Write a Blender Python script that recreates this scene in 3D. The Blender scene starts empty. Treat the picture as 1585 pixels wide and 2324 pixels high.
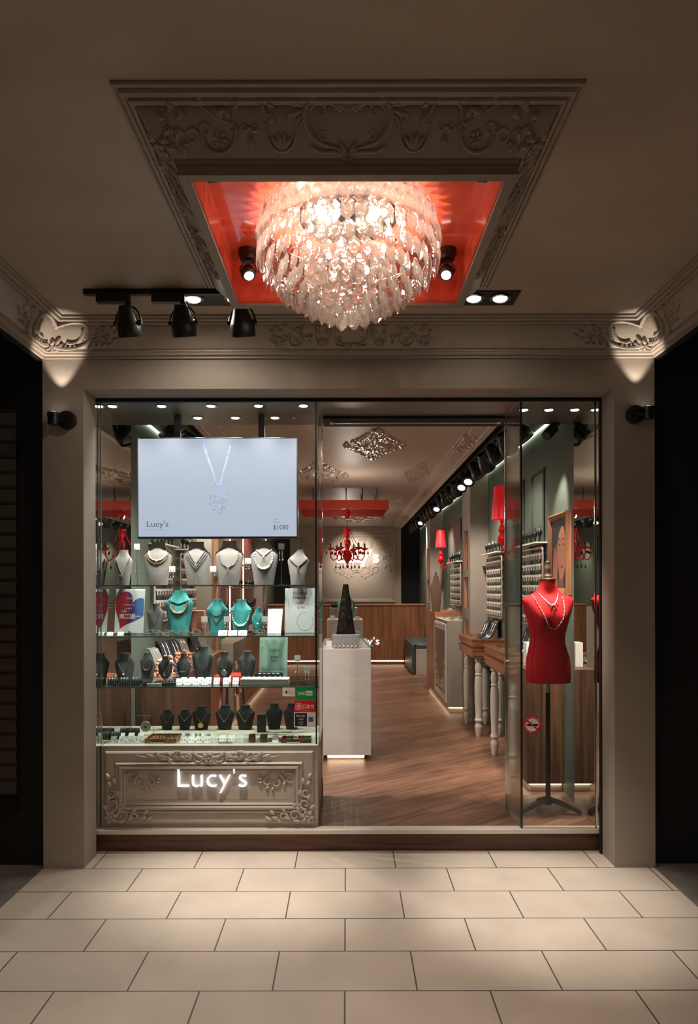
import bpy, bmesh, math, random
from mathutils import Vector, Matrix

# ---------------------------------------------------------------- camera
F = 1530.0          # focal length in pixels of the 1585 px wide frame
CH = 1.68           # eye height
cam_d = bpy.data.cameras.new('camera')
cam = bpy.data.objects.new('camera', cam_d)
bpy.context.scene.collection.objects.link(cam)
cam.location = (0, 0, CH)
cam.rotation_euler = (math.pi / 2, math.radians(0.12), 0)
cam_d.sensor_fit = 'HORIZONTAL'
cam_d.sensor_width = 36
cam_d.lens = 36 * F / 1585
cam_d.shift_x = 6.0 / 1585
cam_d.shift_y = 171.0 / 1585
cam_d.clip_start = 0.05
cam_d.clip_end = 100
sc = bpy.context.scene
sc.camera = cam

# ---------------------------------------------------------------- world, exposure
wd = bpy.data.worlds.new('night')
sc.world = wd
wd.use_nodes = True
wd.node_tree.nodes['Background'].inputs[0].default_value = (1.0, 0.79, 0.64, 1)
wd.node_tree.nodes['Background'].inputs[1].default_value = 0.068
sc.view_settings.view_transform = 'Standard'
sc.view_settings.look = 'None'
sc.view_settings.exposure = 0.0
sc.view_settings.gamma = 1.0
sc.view_settings.use_curve_mapping = False
sc.cycles.max_bounces = 10
sc.cycles.diffuse_bounces = 4
sc.cycles.glossy_bounces = 5
sc.cycles.transmission_bounces = 8
sc.cycles.transparent_max_bounces = 24
sc.cycles.sample_clamp_indirect = 4.0
sc.cycles.sample_clamp_direct = 0.0
sc.cycles.caustics_reflective = False
sc.cycles.caustics_refractive = False
sc.cycles.use_denoising = True

LCOL = (1.0, 0.86, 0.72)      # warm lamps of the arcade
SCOL = (1.0, 0.87, 0.74)      # shop lamps
CCOL = (1.0, 0.97, 0.93)      # display case lamps

def lamp(name, kind, loc, power, col=LCOL, aim=None, size=0.04, angle=60, blend=0.5, sy=None, label=None):
    d = bpy.data.lights.new(name, kind)
    d.energy = power
    d.color = col
    if kind == 'SPOT':
        d.spot_size = math.radians(angle); d.spot_blend = blend; d.shadow_soft_size = size
    elif kind == 'POINT':
        d.shadow_soft_size = size
    else:
        d.size = size
        if sy:
            d.shape = 'RECTANGLE'; d.size_y = sy
    o = bpy.data.objects.new(name, d)
    sc.collection.objects.link(o)
    o.location = loc
    if aim is not None:
        o.rotation_euler = (Vector(aim) - Vector(loc)).to_track_quat('-Z', 'Y').to_euler()
    return o

def X_(px, Y): return (px - 786.5) * Y / F
def Z_(py, Y): return CH - (py - 1333.0) * Y / F

# recessed twin downlights of the outer ceiling
for x, tx, ty, p in ((-0.815, -0.60, 3.87, 390), (-0.60, -0.45, 3.5, 15), (0.685, 0.80, 3.75, 25), (0.826, 1.10, 3.62, 385)):
    lamp('downlight_beam', 'SPOT', (x, 3.597, 3.205), p, (1.0, 0.94, 0.86), (tx, ty, 0), 0.03, 34, 1.0)
for x, p in ((-0.815, 16), (0.826, 3)):
    lamp('downlight_spill', 'SPOT', (x, 3.597, 3.205), p, LCOL, (x, 3.7, 0), 0.03, 168, 0.6)
lamp('arcade_beam', 'SPOT', (-0.95, 1.2, 3.20), 75, LCOL, (-0.9, 1.9, 0), 0.05, 100, 1.0)  # unseen pair, no fixtures built; they light the near floor
lamp('arcade_beam', 'SPOT', (0.95, 1.2, 3.20), 75, LCOL, (0.9, 1.9, 0), 0.05, 100, 1.0)
# four small lamps in the lacquered ceiling box
for x, y, tx in ((-0.44, 3.03, -0.4), (0.45, 3.03, 0.45)):
    lamp('box_lamp_beam', 'SPOT', (x + 0.01, y - 0.03, 3.06), 14, LCOL, (tx * 1.5, 2.6, 0), 0.02, 70, 0.8)
# wall lamps that throw a beam up at the cornice corners
lamp('uplight_beam', 'SPOT', (-1.705, 3.974, 2.765), 8.5, LCOL, (-1.70, 3.972, 3.4), 0.006, 60, 0.5)
lamp('uplight_beam', 'SPOT', (1.735, 3.974, 2.785), 8.5, LCOL, (1.73, 3.972, 3.4), 0.006, 60, 0.5)
# display case downlights
CASE_L = [(256, 4.416), (368, 4.416), (480, 4.416), (588, 4.416), (690, 4.416), (450, 4.725), (535, 4.725), (625, 4.725)]
for px, y in CASE_L:
    lamp('case_beam', 'SPOT', (X_(px, y), y, 2.855), 120, CCOL, (X_(px, y), y + (0.12 if y < 4.6 else -0.03), 0.6), 0.02, 110, 0.9)
for px in (1190, 1247, 1306):
    lamp('vitrine_beam', 'SPOT', (X_(px, 4.53), 4.45, 2.855), 105, SCOL, (X_(px, 4.53), 4.72, 1.3), 0.02, 60, 0.9)
# the two left bell lamps of the outer track shine into the window
for x, tx, tz, p, a in ((-1.12, -1.15, 1.35, 60, 36), (-0.84, -0.6, 1.35, 60, 36), (-0.54, 1.36, 1.48, 230, 27)):  # third beam added to brighten the dress form, off its bell's aim
    lamp('window_beam', 'SPOT', (x, 3.55, 2.99), p, LCOL, (tx, 4.6, tz), 0.03, a, 0.8)
# track lamps of the shop (beams only; the heads are built below)
for y, p in ((5.5, 35), (6.7, 90), (8.6, 75), (10.2, 75), (11.8, 70), (13.3, 60)):
    lamp('track_beam', 'SPOT', (1.28, y, 2.82), p * 1.3, SCOL, (1.48, y + 0.65, 1.35), 0.03, 90, 0.9)
    lamp('track_beam', 'SPOT', (-1.28, y, 2.82), p * 1.2, SCOL, (-1.45, y + 0.55, 1.25), 0.03, 90, 0.9)
for x, y, tx, ty, p in ((1.25, 6.2, 0.45, 6.4, 45), (-1.25, 7.2, 0.35, 6.9, 150), (1.25, 9.0, 0.4, 8.8, 160), (-1.25, 10.6, 0.3, 10.4, 150),
                        (1.25, 12.0, 0.4, 12.0, 150), (-1.25, 5.6, 0.0, 6.6, 60), (0.6, 12.2, 0.5, 13.6, 60), (-0.5, 12.2, -0.5, 13.6, 50)):  # last two have no heads, added to brighten the back counter
    lamp('aisle_beam', 'SPOT', (x, y, 2.82), p * 0.55, SCOL, (tx, ty, 0.14), 0.03, 66, 0.9)
for x, y, tx, ty, tz, p in ((-1.25, 6.1, 1.62, 5.75, 1.7, 110), (-1.25, 7.3, 1.62, 7.2, 1.7, 110), (-1.25, 9.6, 1.62, 9.7, 1.7, 110), (-1.2, 5.3, 1.4, 6.6, 0.6, 110), (1.25, 6.4, -1.6, 5.9, 1.6, 70), (1.25, 8.6, -1.6, 8.6, 1.7, 80)):
    lamp('cross_fill', 'SPOT', (x, y, 2.86), p, SCOL, (tx, ty, tz), 0.03, 42, 0.9)  # added across the aisle to brighten wall racks and table legs
lamp('sign_wall_fill', 'SPOT', (0.2, 13.9, 2.85), 110, SCOL, (0.2, 15.0, 2.25), 0.03, 70, 1.0)  # no head built for it; brightens the back wall round the sign
lamp('ceiling_wash', 'POINT', (0.05, 8.0, 2.55), 11, SCOL, None, 0.05)  # free-hanging fill points without a fixture, brighten the shop ceiling
lamp('ceiling_wash', 'POINT', (0.0, 11.5, 2.5), 11, SCOL, None, 0.05)

# ---------------------------------------------------------------- materials
def lin(c):
    return tuple(((v / 255) / 12.92 if v / 255 <= 0.04045 else ((v / 255 + 0.055) / 1.055) ** 2.4) for v in c)
MATS = {}
def mat(name, rgb, rough=0.5, metal=0.0, emit=0.0, noise=0.0, nscale=8.0, bump=0.0, bscale=60.0, coat=0.0, ecol=None, stretch=None, spec=None):
    if name in MATS: return MATS[name]
    m = bpy.data.materials.new(name); MATS[name] = m
    m.use_nodes = True
    nt = m.node_tree; N = nt.nodes; L = nt.links
    b = N['Principled BSDF']
    c = lin(rgb)
    b.inputs['Base Color'].default_value = (*c, 1)
    b.inputs['Roughness'].default_value = rough
    b.inputs['Metallic'].default_value = metal
    if spec is not None: b.inputs['Specular IOR Level'].default_value = spec
    if coat: b.inputs['Coat Weight'].default_value = coat; b.inputs['Coat Roughness'].default_value = 0.05
    if emit:
        b.inputs['Emission Color'].default_value = (*(lin(ecol) if ecol else c), 1)
        b.inputs['Emission Strength'].default_value = emit
    if noise or bump:
        tc = N.new('ShaderNodeTexCoord')
        mp = N.new('ShaderNodeMapping')
        if stretch: mp.inputs['Scale'].default_value = stretch
        L.new(tc.outputs['Object'], mp.inputs['Vector'])
    if noise:
        n = N.new('ShaderNodeTexNoise'); n.inputs['Scale'].default_value = nscale; n.inputs['Detail'].default_value = 6
        n.inputs['Distortion'].default_value = 0.4
        L.new(mp.outputs[0], n.inputs['Vector'])
        r = N.new('ShaderNodeMapRange')
        r.inputs['From Min'].default_value = 0.3; r.inputs['From Max'].default_value = 0.7
        r.inputs['To Min'].default_value = 1 - noise; r.inputs['To Max'].default_value = 1 + noise
        L.new(n.outputs['Fac'], r.inputs['Value'])
        mx = N.new('ShaderNodeVectorMath'); mx.operation = 'SCALE'
        mx.inputs[0].default_value = c
        L.new(r.outputs[0], mx.inputs['Scale'])
        L.new(mx.outputs[0], b.inputs['Base Color'])
    if bump:
        n2 = N.new('ShaderNodeTexNoise'); n2.inputs['Scale'].default_value = bscale; n2.inputs['Detail'].default_value = 4
        L.new(mp.outputs[0], n2.inputs['Vector'])
        bp = N.new('ShaderNodeBump'); bp.inputs['Strength'].default_value = bump; bp.inputs['Distance'].default_value = 0.01
        L.new(n2.outputs['Fac'], bp.inputs['Height']); L.new(bp.outputs[0], b.inputs['Normal'])
    return m

def wood(name, rgb, rgb2, axis='Z', rough=0.45, scale=14.0):
    if name in MATS: return MATS[name]
    m = mat(name, rgb, rough)
    nt = m.node_tree; N = nt.nodes; L = nt.links; b = N['Principled BSDF']
    tc = N.new('ShaderNodeTexCoord'); mp = N.new('ShaderNodeMapping')
    s = {'Z': (1, 1, 0.06), 'X': (0.06, 1, 1), 'Y': (1, 0.06, 1)}[axis]
    mp.inputs['Scale'].default_value = s
    n = N.new('ShaderNodeTexNoise'); n.inputs['Scale'].default_value = scale; n.inputs['Detail'].default_value = 8; n.inputs['Distortion'].default_value = 1.5
    r = N.new('ShaderNodeValToRGB')
    r.color_ramp.elements[0].position = 0.35; r.color_ramp.elements[0].color = (*lin(rgb2), 1)
    r.color_ramp.elements[1].position = 0.65; r.color_ramp.elements[1].color = (*lin(rgb), 1)
    L.new(tc.outputs['Object'], mp.inputs[0]); L.new(mp.outputs[0], n.inputs['Vector'])
    L.new(n.outputs['Fac'], r.inputs[0]); L.new(r.outputs[0], b.inputs['Base Color'])
    return m

def tiles(name, c1, c2, cm, w, h, mortar, org, rot=0.0, rough=0.45, bump=0.15, offset=0.5, grain=False):
    m = mat(name, (128, 128, 128), rough)
    nt = m.node_tree; N = nt.nodes; L = nt.links; b = N['Principled BSDF']
    tc = N.new('ShaderNodeTexCoord'); mp = N.new('ShaderNodeMapping')
    mp.vector_type = 'TEXTURE'
    mp.inputs['Location'].default_value = (org[0], org[1], 0)
    mp.inputs['Rotation'].default_value = (0, 0, rot)
    L.new(tc.outputs['Object'], mp.inputs[0])
    k = N.new('ShaderNodeTexBrick'); k.offset = offset; k.offset_frequency = 2
    k.inputs['Color1'].default_value = (*lin(c1), 1); k.inputs['Color2'].default_value = (*lin(c2), 1); k.inputs['Mortar'].default_value = (*lin(cm), 1)
    k.inputs['Scale'].default_value = 1; k.inputs['Mortar Size'].default_value = mortar; k.inputs['Mortar Smooth'].default_value = 0.1
    k.inputs['Brick Width'].default_value = w; k.inputs['Row Height'].default_value = h; k.inputs['Bias'].default_value = 0
    L.new(mp.outputs[0], k.inputs['Vector'])
    n = N.new('ShaderNodeTexNoise'); n.inputs['Detail'].default_value = 8
    if grain:
        m2 = N.new('ShaderNodeMapping'); m2.inputs['Scale'].default_value = (1.6, 22, 1)
        L.new(mp.outputs[0], m2.inputs[0]); L.new(m2.outputs[0], n.inputs['Vector']); n.inputs['Scale'].default_value = 1.4; n.inputs['Distortion'].default_value = 0.6
    else:
        L.new(mp.outputs[0], n.inputs['Vector']); n.inputs['Scale'].default_value = 3.0
    r = N.new('ShaderNodeMapRange'); r.inputs['From Min'].default_value = 0.3; r.inputs['From Max'].default_value = 0.7
    r.inputs['To Min'].default_value = 0.5 if grain else 0.90; r.inputs['To Max'].default_value = 1.35 if grain else 1.08
    L.new(n.outputs['Fac'], r.inputs['Value'])
    v = N.new('ShaderNodeVectorMath'); v.operation = 'SCALE'
    L.new(k.outputs['Color'], v.inputs[0]); L.new(r.outputs[0], v.inputs['Scale'])
    L.new(v.outputs[0], b.inputs['Base Color'])
    n2 = N.new('ShaderNodeTexNoise'); n2.inputs['Scale'].default_value = 90; n2.inputs['Detail'].default_value = 5
    L.new(mp.outputs[0], n2.inputs['Vector'])
    ad = N.new('ShaderNodeMath'); ad.operation = 'MULTIPLY_ADD'; ad.inputs[1].default_value = 0.25
    inv = N.new('ShaderNodeMath'); inv.operation = 'SUBTRACT'; inv.inputs[0].default_value = 1.0
    L.new(k.outputs['Fac'], inv.inputs[1]); L.new(n2.outputs['Fac'], ad.inputs[0]); L.new(inv.outputs[0], ad.inputs[2])
    bp = N.new('ShaderNodeBump'); bp.inputs['Strength'].default_value = bump; bp.inputs['Distance'].default_value = 0.01
    L.new(ad.outputs[0], bp.inputs['Height']); L.new(bp.outputs[0], b.inputs['Normal'])
    return m

def glassy(name, tint=(1, 1, 1), refl=0.5, trans=1.0, rough=0.0, ior=1.45, diff=0.0):
    """clear sheet glass: lets light straight through, mirrors by the Fresnel law"""
    m = bpy.data.materials.new(name); MATS[name] = m; m.use_nodes = True
    nt = m.node_tree; N = nt.nodes; L = nt.links
    N.remove(N['Principled BSDF'])
    t = N.new('ShaderNodeBsdfTransparent'); t.inputs[0].default_value = (*[v * trans for v in tint], 1)
    g = N.new('ShaderNodeBsdfAnisotropic'); g.inputs['Roughness'].default_value = rough; g.inputs[0].default_value = (0.95, 0.97, 0.96, 1)
    fr = N.new('ShaderNodeFresnel'); fr.inputs[0].default_value = ior
    mu = N.new('ShaderNodeMath'); mu.operation = 'MULTIPLY'; mu.inputs[1].default_value = refl
    L.new(fr.outputs[0], mu.inputs[0])
    mx = N.new('ShaderNodeMixShader'); L.new(mu.outputs[0], mx.inputs[0]); L.new(t.outputs[0], mx.inputs[1]); L.new(g.outputs[0], mx.inputs[2])
    L.new(mx.outputs[0], N['Material Output'].inputs[0])
    return m

def crystal(name):
    m = bpy.data.materials.new(name); MATS[name] = m; m.use_nodes = True
    nt = m.node_tree; N = nt.nodes; L = nt.links
    N.remove(N['Principled BSDF'])
    gl = N.new('ShaderNodeBsdfGlass'); gl.inputs['IOR'].default_value = 1.55; gl.inputs['Roughness'].default_value = 0.02
    gl.inputs['Color'].default_value = (1, 0.985, 0.97, 1)
    tl = N.new('ShaderNodeBsdfTranslucent'); tl.inputs[0].default_value = (1, 0.97, 0.94, 1)
    tp = N.new('ShaderNodeBsdfTransparent')
    tc = N.new('ShaderNodeTexCoord'); v = N.new('ShaderNodeTexVoronoi'); v.inputs['Scale'].default_value = 55
    L.new(tc.outputs['Object'], v.inputs['Vector'])
    bp = N.new('ShaderNodeBump'); bp.inputs['Strength'].default_value = 0.12; bp.inputs['Distance'].default_value = 0.01
    L.new(v.outputs['Distance'], bp.inputs['Height']); L.new(bp.outputs[0], gl.inputs['Normal'])
    a = N.new('ShaderNodeMixShader'); a.inputs[0].default_value = 0.11
    L.new(gl.outputs[0], a.inputs[1]); L.new(tl.outputs[0], a.inputs[2])
    c = N.new('ShaderNodeMixShader'); c.inputs[0].default_value = 0.35
    L.new(a.outputs[0], c.inputs[1]); L.new(tp.outputs[0], c.inputs[2])
    L.new(c.outputs[0], N['Material Output'].inputs[0])
    return m

def plaster(name, rgb, rough=0.75):
    return mat(name, rgb, rough, noise=0.12, nscale=1.6, bump=0.10, bscale=25)

PL_OUT = plaster('warm_grey_plaster', (158, 147, 135))
PL_CEIL = mat('brushed_ceiling_plaster', (186, 170, 153), 0.6, noise=0.16, nscale=1.1, bump=0.12, bscale=6, stretch=(0.7, 1.6, 1))
PL_ORN = mat('moulded_plaster', (170, 158, 145), 0.5, noise=0.06, nscale=12)
PL_IN = mat('shop_ceiling_plaster', (186, 172, 158), 0.5, noise=0.06, nscale=1.5)
SILVER_ORN = mat('silvered_plaster', (176, 162, 148), 0.32, metal=0.35)
RED_LAC = mat('red_lacquer', (226, 92, 70), 0.14, coat=0.6, noise=0.08, nscale=2.5)
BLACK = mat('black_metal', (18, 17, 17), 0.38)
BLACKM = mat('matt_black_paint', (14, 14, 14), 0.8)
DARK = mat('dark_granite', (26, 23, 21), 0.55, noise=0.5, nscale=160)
SHUT = mat('shutter_metal', (80, 72, 66), 0.5, metal=0.1)
GREEN = mat('dark_green_wall', (98, 110, 98), 0.55, noise=0.05, nscale=3)
GREENT = mat('dark_green_trim', (62, 72, 68), 0.5)
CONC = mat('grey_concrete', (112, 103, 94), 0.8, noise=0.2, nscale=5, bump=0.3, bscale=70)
CONC2 = mat('grey_column_plaster', (160, 150, 140), 0.6, noise=0.08, nscale=3)
MARB = mat('pale_marble', (196, 186, 176), 0.25, noise=0.10, nscale=2.2, stretch=(1, 1, 3.2))
WHITE = mat('white_card', (232, 230, 226), 0.5)
WHITEP = mat('white_paint', (222, 216, 206), 0.35)
CHROME = mat('polished_steel', (214, 210, 204), 0.12, metal=1.0)
STEEL = mat('brushed_steel_sill', (214, 202, 188), 0.35, metal=0.25)
MIRROR = mat('mirror_glass', (225, 228, 225), 0.0, metal=1.0)
SILV = mat('silver_jewellery', (228, 226, 222), 0.16, metal=0.9)
PEARL = mat('pearl_white', (240, 236, 230), 0.2)
GOLD = mat('gold_jewellery', (205, 165, 100), 0.2, metal=0.9)
CORAL = mat('coral_beads', (226, 120, 90), 0.3)
GREYF = mat('grey_velvet', (124, 120, 114), 0.9, bump=0.2, bscale=220)
DGREYF = mat('dark_grey_linen', (92, 92, 92), 0.9, bump=0.2, bscale=220)
BLACKF = mat('black_velvet', (34, 34, 35), 0.85)
TEALF = mat('teal_velvet', (66, 160, 158), 0.8)
REDF = mat('red_fabric', (208, 12, 26), 0.8, bump=0.15, bscale=260)
REDG = mat('glossy_red_glass', (210, 14, 30), 0.12, coat=0.5)
REDS = mat('red_lamp_shade', (236, 40, 52), 0.35, emit=0.35, ecol=(230, 30, 40))
OAK = wood('oak_veneer', (186, 132, 98), (150, 100, 70))
OAKX = wood('oak_veneer_sideways', (176, 122, 88), (140, 92, 62), 'Y')
WALN = wood('walnut_veneer', (112, 80, 58), (66, 46, 34))
PLATW = wood('reddish_platform_wood', (104, 66, 48), (62, 38, 28), 'X')
REDBR = mat('reddish_brown_panel', (120, 52, 42), 0.35)
BROWNF = mat('brown_fabric', (104, 80, 66), 0.8)
LED = mat('warm_led_strip', (255, 226, 190), 0.5, emit=4.0)
LEDN = mat('bright_niche_led', (255, 232, 205), 0.5, emit=6.0)
LEDG = mat('cool_led_strip', (226, 240, 214), 0.5, emit=5.0)
LENS = mat('lit_lamp_lens', (255, 250, 240), 0.5, emit=5.0)
BULB = mat('lit_bulb', (255, 232, 200), 0.5, emit=12.0)
LETTER = mat('lit_white_letters', (245, 248, 255), 0.5, emit=1.4)
SCREEN = mat('lit_screen', (197, 208, 230), 0.3, emit=0.80)
MATS['lit_screen'].node_tree.nodes['Principled BSDF'].inputs['Base Color'].default_value = (0.01, 0.01, 0.01, 1)
PRNT = mat('dark_ink', (26, 28, 40), 0.6)
PRNTG = mat('grey_blue_ink', (66, 72, 104), 0.6)
GLASS = glassy('window_glass', (0.97, 0.985, 0.975), 0.75)
SHELFG = glassy('shelf_glass', (0.93, 0.965, 0.95), 0.9)
SEDGE = mat('green_glass_edge', (110, 150, 132), 0.1)
ACRYL = glassy('clear_acrylic', (0.98, 0.99, 0.99), 0.3, 1.0, 0.05)
CRYS = crystal('cut_crystal')
FLOOR_T = tiles('beige_paving_tiles', (200, 184, 168), (194, 178, 162), (84, 74, 66), 0.605, 0.3065, 0.0035, (-0.01, 3.42), 0, 0.5, 0.25)
FLOOR_W = tiles('oak_floor_boards', (144, 104, 82), (112, 80, 62), (56, 38, 30), 1.3, 0.17, 0.0015, (0.3, 5.0), math.radians(36), 0.36, 0.1, 0.37, True)

# ---------------------------------------------------------------- mesh helpers
class G:
    def __init__(s): s.v = []; s.f = []
    def add(s, vs, fs):
        o = len(s.v); s.v += [tuple(p) for p in vs]; s.f += [tuple(i + o for i in f) for f in fs]; return s
    def box(s, x0, x1, y0, y1, z0, z1):
        return s.add([(x0, y0, z0), (x1, y0, z0), (x1, y1, z0), (x0, y1, z0), (x0, y0, z1), (x1, y0, z1), (x1, y1, z1), (x0, y1, z1)],
                     [(0, 3, 2, 1), (4, 5, 6, 7), (0, 1, 5, 4), (1, 2, 6, 5), (2, 3, 7, 6), (3, 0, 4, 7)])
    def prism(s, poly, f, h0, h1):
        n = len(poly)
        vs = [f(u, v, h0) for u, v in poly] + [f(u, v, h1) for u, v in poly]
        return s.add(vs, [tuple(range(n)), tuple(range(2 * n - 1, n - 1, -1))] + [(i, (i + 1) % n, n + (i + 1) % n, n + i) for i in range(n)])
    def lathe(s, prof, c=(0, 0, 0), n=20, ax=None, ex=1.0, ey=1.0):
        """prof: (r, z) pairs; ax: direction of +z"""
        M = Vector(ax).to_track_quat('Z', 'Y').to_matrix() if ax is not None else Matrix.Identity(3)
        vs = []; m = len(prof)
        for r, z in prof:
            for k in range(n):
                a = 2 * math.pi * k / n
                vs.append(M @ Vector((r * ex * math.cos(a), r * ey * math.sin(a), z)) + Vector(c))
        fs = [(i * n + k, i * n + (k + 1) % n, (i + 1) * n + (k + 1) % n, (i + 1) * n + k) for i in range(m - 1) for k in range(n)]
        fs.append(tuple(range(n - 1, -1, -1))); fs.append(tuple((m - 1) * n + k for k in range(n)))
        return s.add(vs, fs)
    def cyl(s, p, q, r, n=12, r2=None):
        p = Vector(p); q = Vector(q)
        return s.lathe([(r, 0), (r if r2 is None else r2, (q - p).length)], p, n, q - p)
    def ball(s, c, r, n=8, m=5, sz=1.0):
        return s.lathe([(r * math.sin(math.pi * (i + 0.15) / (m + 0.3)), -r * sz * math.cos(math.pi * (i + 0.15) / (m + 0.3))) for i in range(m + 1)], c, n)
    def tube(s, pts, r, n=6, closed=False):
        pts = [Vector(p) for p in pts]; m = len(pts)
        if not hasattr(r, '__len__'): r = [r] * m
        vs = []; up = Vector((0.13, 0.31, 0.94))
        for i, p in enumerate(pts):
            a = pts[(i - 1) % m] if (closed or i > 0) else p
            b = pts[(i + 1) % m] if (closed or i < m - 1) else p
            t = (b - a).normalized(); u = t.cross(up)
            if u.length < 1e-4: u = t.cross(Vector((1, 0, 0)))
            u.normalize(); w = t.cross(u)
            for k in range(n):
                q = 2 * math.pi * k / n
                vs.append(p + (u * math.cos(q) + w * math.sin(q)) * r[i])
        fs = [(i * n + k, i * n + (k + 1) % n, ((i + 1) % m) * n + (k + 1) % n, ((i + 1) % m) * n + k) for i in range(m if closed else m - 1) for k in range(n)]
        if not closed: fs += [tuple(range(n)), tuple((m - 1) * n + k for k in range(n - 1, -1, -1))]
        return s.add(vs, fs)
    def ribbon(s, pts, ws, f, hf=0.9, seg=5, h0=0.0):
        """raised moulding along a 2-D line laid on the surface f(u, v, height)"""
        m = len(pts)
        if not hasattr(ws, '__len__'): ws = [ws] * m
        vs = []
        for i in range(m):
            a = pts[max(i - 1, 0)]; b = pts[min(i + 1, m - 1)]
            t = Vector((b[0] - a[0], b[1] - a[1])); t = t.normalized() if t.length > 1e-9 else Vector((1, 0))
            nx, ny = -t.y, t.x
            for k in range(seg):
                q = math.pi * k / (seg - 1)
                w = ws[i] * math.cos(q)
                vs.append(f(pts[i][0] + nx * w, pts[i][1] + ny * w, h0 + ws[i] * hf * math.sin(q)))
        fs = [(i * seg + k, i * seg + k + 1, (i + 1) * seg + k + 1, (i + 1) * seg + k) for i in range(m - 1) for k in range(seg - 1)]
        return s.add(vs, fs)
    def build(s, name, m, parent=None, smooth=False, world=True, bevel=0.0):
        me = bpy.data.meshes.new(name)
        off = Vector((0, 0, 0))
        if parent is not None and world:
            q = parent
            while q is not None: off += q.location; q = q.parent
        me.from_pydata([tuple(Vector(p) - off) for p in s.v], [], s.f)
        bm = bmesh.new(); bm.from_mesh(me)
        bmesh.ops.remove_doubles(bm, verts=bm.verts, dist=1e-6)
        bmesh.ops.recalc_face_normals(bm, faces=bm.faces)
        if bevel:
            bmesh.ops.bevel(bm, geom=bm.edges[:], offset=bevel, segments=2, affect='EDGES', profile=0.5)
        bm.to_mesh(me); bm.free()
        me.materials.append(m)
        if smooth:
            me.shade_smooth()
            try: me.set_sharp_from_angle(angle=math.radians(38))
            except Exception: pass
        o = bpy.data.objects.new(name, me)
        sc.collection.objects.link(o)
        if parent is not None: o.parent = parent
        return o

def tag(o, label, cat, group=None):
    o['label'] = label; o['category'] = cat
    if group: o['group'] = group
    return o
def thing(name, label, cat, loc=(0, 0, 0), group=None, rz=0.0):
    o = bpy.data.objects.new(name, None); o.empty_display_size = 0.05
    sc.collection.objects.link(o); o.location = loc; o.rotation_euler = (0, 0, rz)
    return tag(o, label, cat, group)
def struct(o):
    o['kind'] = 'structure'; return o
def copy_tree(o, loc=None, label=None, group=None, rz=None, parent=None):
    c = o.copy(); sc.collection.objects.link(c)
    if parent is not None: c.parent = parent
    if loc is not None: c.location = loc
    if rz is not None: c.rotation_euler = (0, 0, rz)
    if label: c['label'] = label
    if group: c['group'] = group
    for ch in list(o.children): copy_tree(ch, parent=c)
    return c
def origin(o, p):
    """moves a mesh object's origin to p without moving its shape"""
    p = Vector(p); d = p - o.location
    for v in o.data.vertices: v.co -= d
    o.location = p
    return o

def front(Y): return lambda u, v, h: (u, Y - h, v)
def faceL(X): return lambda u, v, h: (X - h, u, v)     # faces -x
def faceR(X): return lambda u, v, h: (X + h, u, v)     # faces +x
def down(Z): return lambda u, v, h: (u, v, Z - h)

def text(s, f, u0, v0, width=None, height=None, depth=0.002, m=None, name='lettering', parent=None, h0=0.0, center=False, bold=0.0):
    cu = bpy.data.curves.new('t', 'FONT'); cu.body = s; cu.resolution_u = 3; cu.offset = bold
    o = bpy.data.objects.new('t', cu); sc.collection.objects.link(o)
    dg = bpy.context.evaluated_depsgraph_get()
    me = bpy.data.meshes.new_from_object(o.evaluated_get(dg))
    bpy.data.objects.remove(o)
    P = [v.co.copy() for v in me.vertices]; FC = [tuple(p.vertices) for p in me.polygons]
    bpy.data.meshes.remove(me)
    if not P: return None
    x0 = min(p.x for p in P); x1 = max(p.x for p in P); y0 = min(p.y for p in P); y1 = max(p.y for p in P)
    sx = width / (x1 - x0) if width else height / (y1 - y0)
    sy = height / (y1 - y0) if height else abs(sx)
    g = G(); n = len(P); cx = (x0 + x1) / 2 if center else x0
    A = [((p.x - cx) * sx + u0, (p.y - y0) * sy + v0) for p in P]
    edges = {}
    for fc in FC:
        for i in range(len(fc)):
            e = (fc[i], fc[(i + 1) % len(fc)]); edges[e] = 1
    sides = [(a, b, b + n, a + n) for (a, b) in edges if (b, a) not in edges]
    g.add([f(u, v, h0 + depth) for u, v in A] + [f(u, v, h0) for u, v in A], FC + sides)
    return g.build(name, m, parent)

# ---------------------------------------------------------------- plaster ornament
def spiral(c, r, a0, turns, d=1, n=26, shrink=0.25):
    return [(c[0] + r * (1 - (1 - shrink) * t) * math.cos(a0 + d * 2 * math.pi * turns * t), c[1] + r * (1 - (1 - shrink) * t) * math.sin(a0 + d * 2 * math.pi * turns * t)) for t in [i / n for i in range(n + 1)]]
def taper(n, w, a=1.0, b=0.35): return [w * (a + (b - a) * i / (n - 1)) for i in range(n)]
def leaf(g, f, c, ang, ln, w, bend=0.0, h=0.8):
    pts = []; ws = []
    for i in range(7):
        t = i / 6; a = ang + bend * t
        pts.append((c[0] + math.cos(a) * ln * t, c[1] + math.sin(a) * ln * t)); ws.append(w * (0.25 + math.sin(math.pi * min(1, t * 0.92 + 0.06)) * 0.9))
    g.ribbon(pts, ws, f, h)
def flower(g, f, c, r, n=6, h=0.7):
    for k in range(n): leaf(g, f, (c[0] + 0.2 * r * math.cos(k * 6.283 / n), c[1] + 0.2 * r * math.sin(k * 6.283 / n)), k * 6.283 / n + 0.3, r * 0.8, r * 0.26, 0, h)
    g.ribbon([(c[0] - r * 0.2, c[1]), (c[0], c[1]), (c[0] + r * 0.2, c[1])], [r * 0.1, r * 0.24, r * 0.1], f, 1.5)
def sc_(g, f, c, r, a0, turns, d, w, shrink=0.25, h=0.9):
    p = spiral(c, r, a0, turns, d, max(14, int(26 * turns)), shrink); g.ribbon(p, taper(len(p), w), f, h)
def line(g, f, pts, w, h=0.9): g.ribbon(pts, w, f, h)
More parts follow.
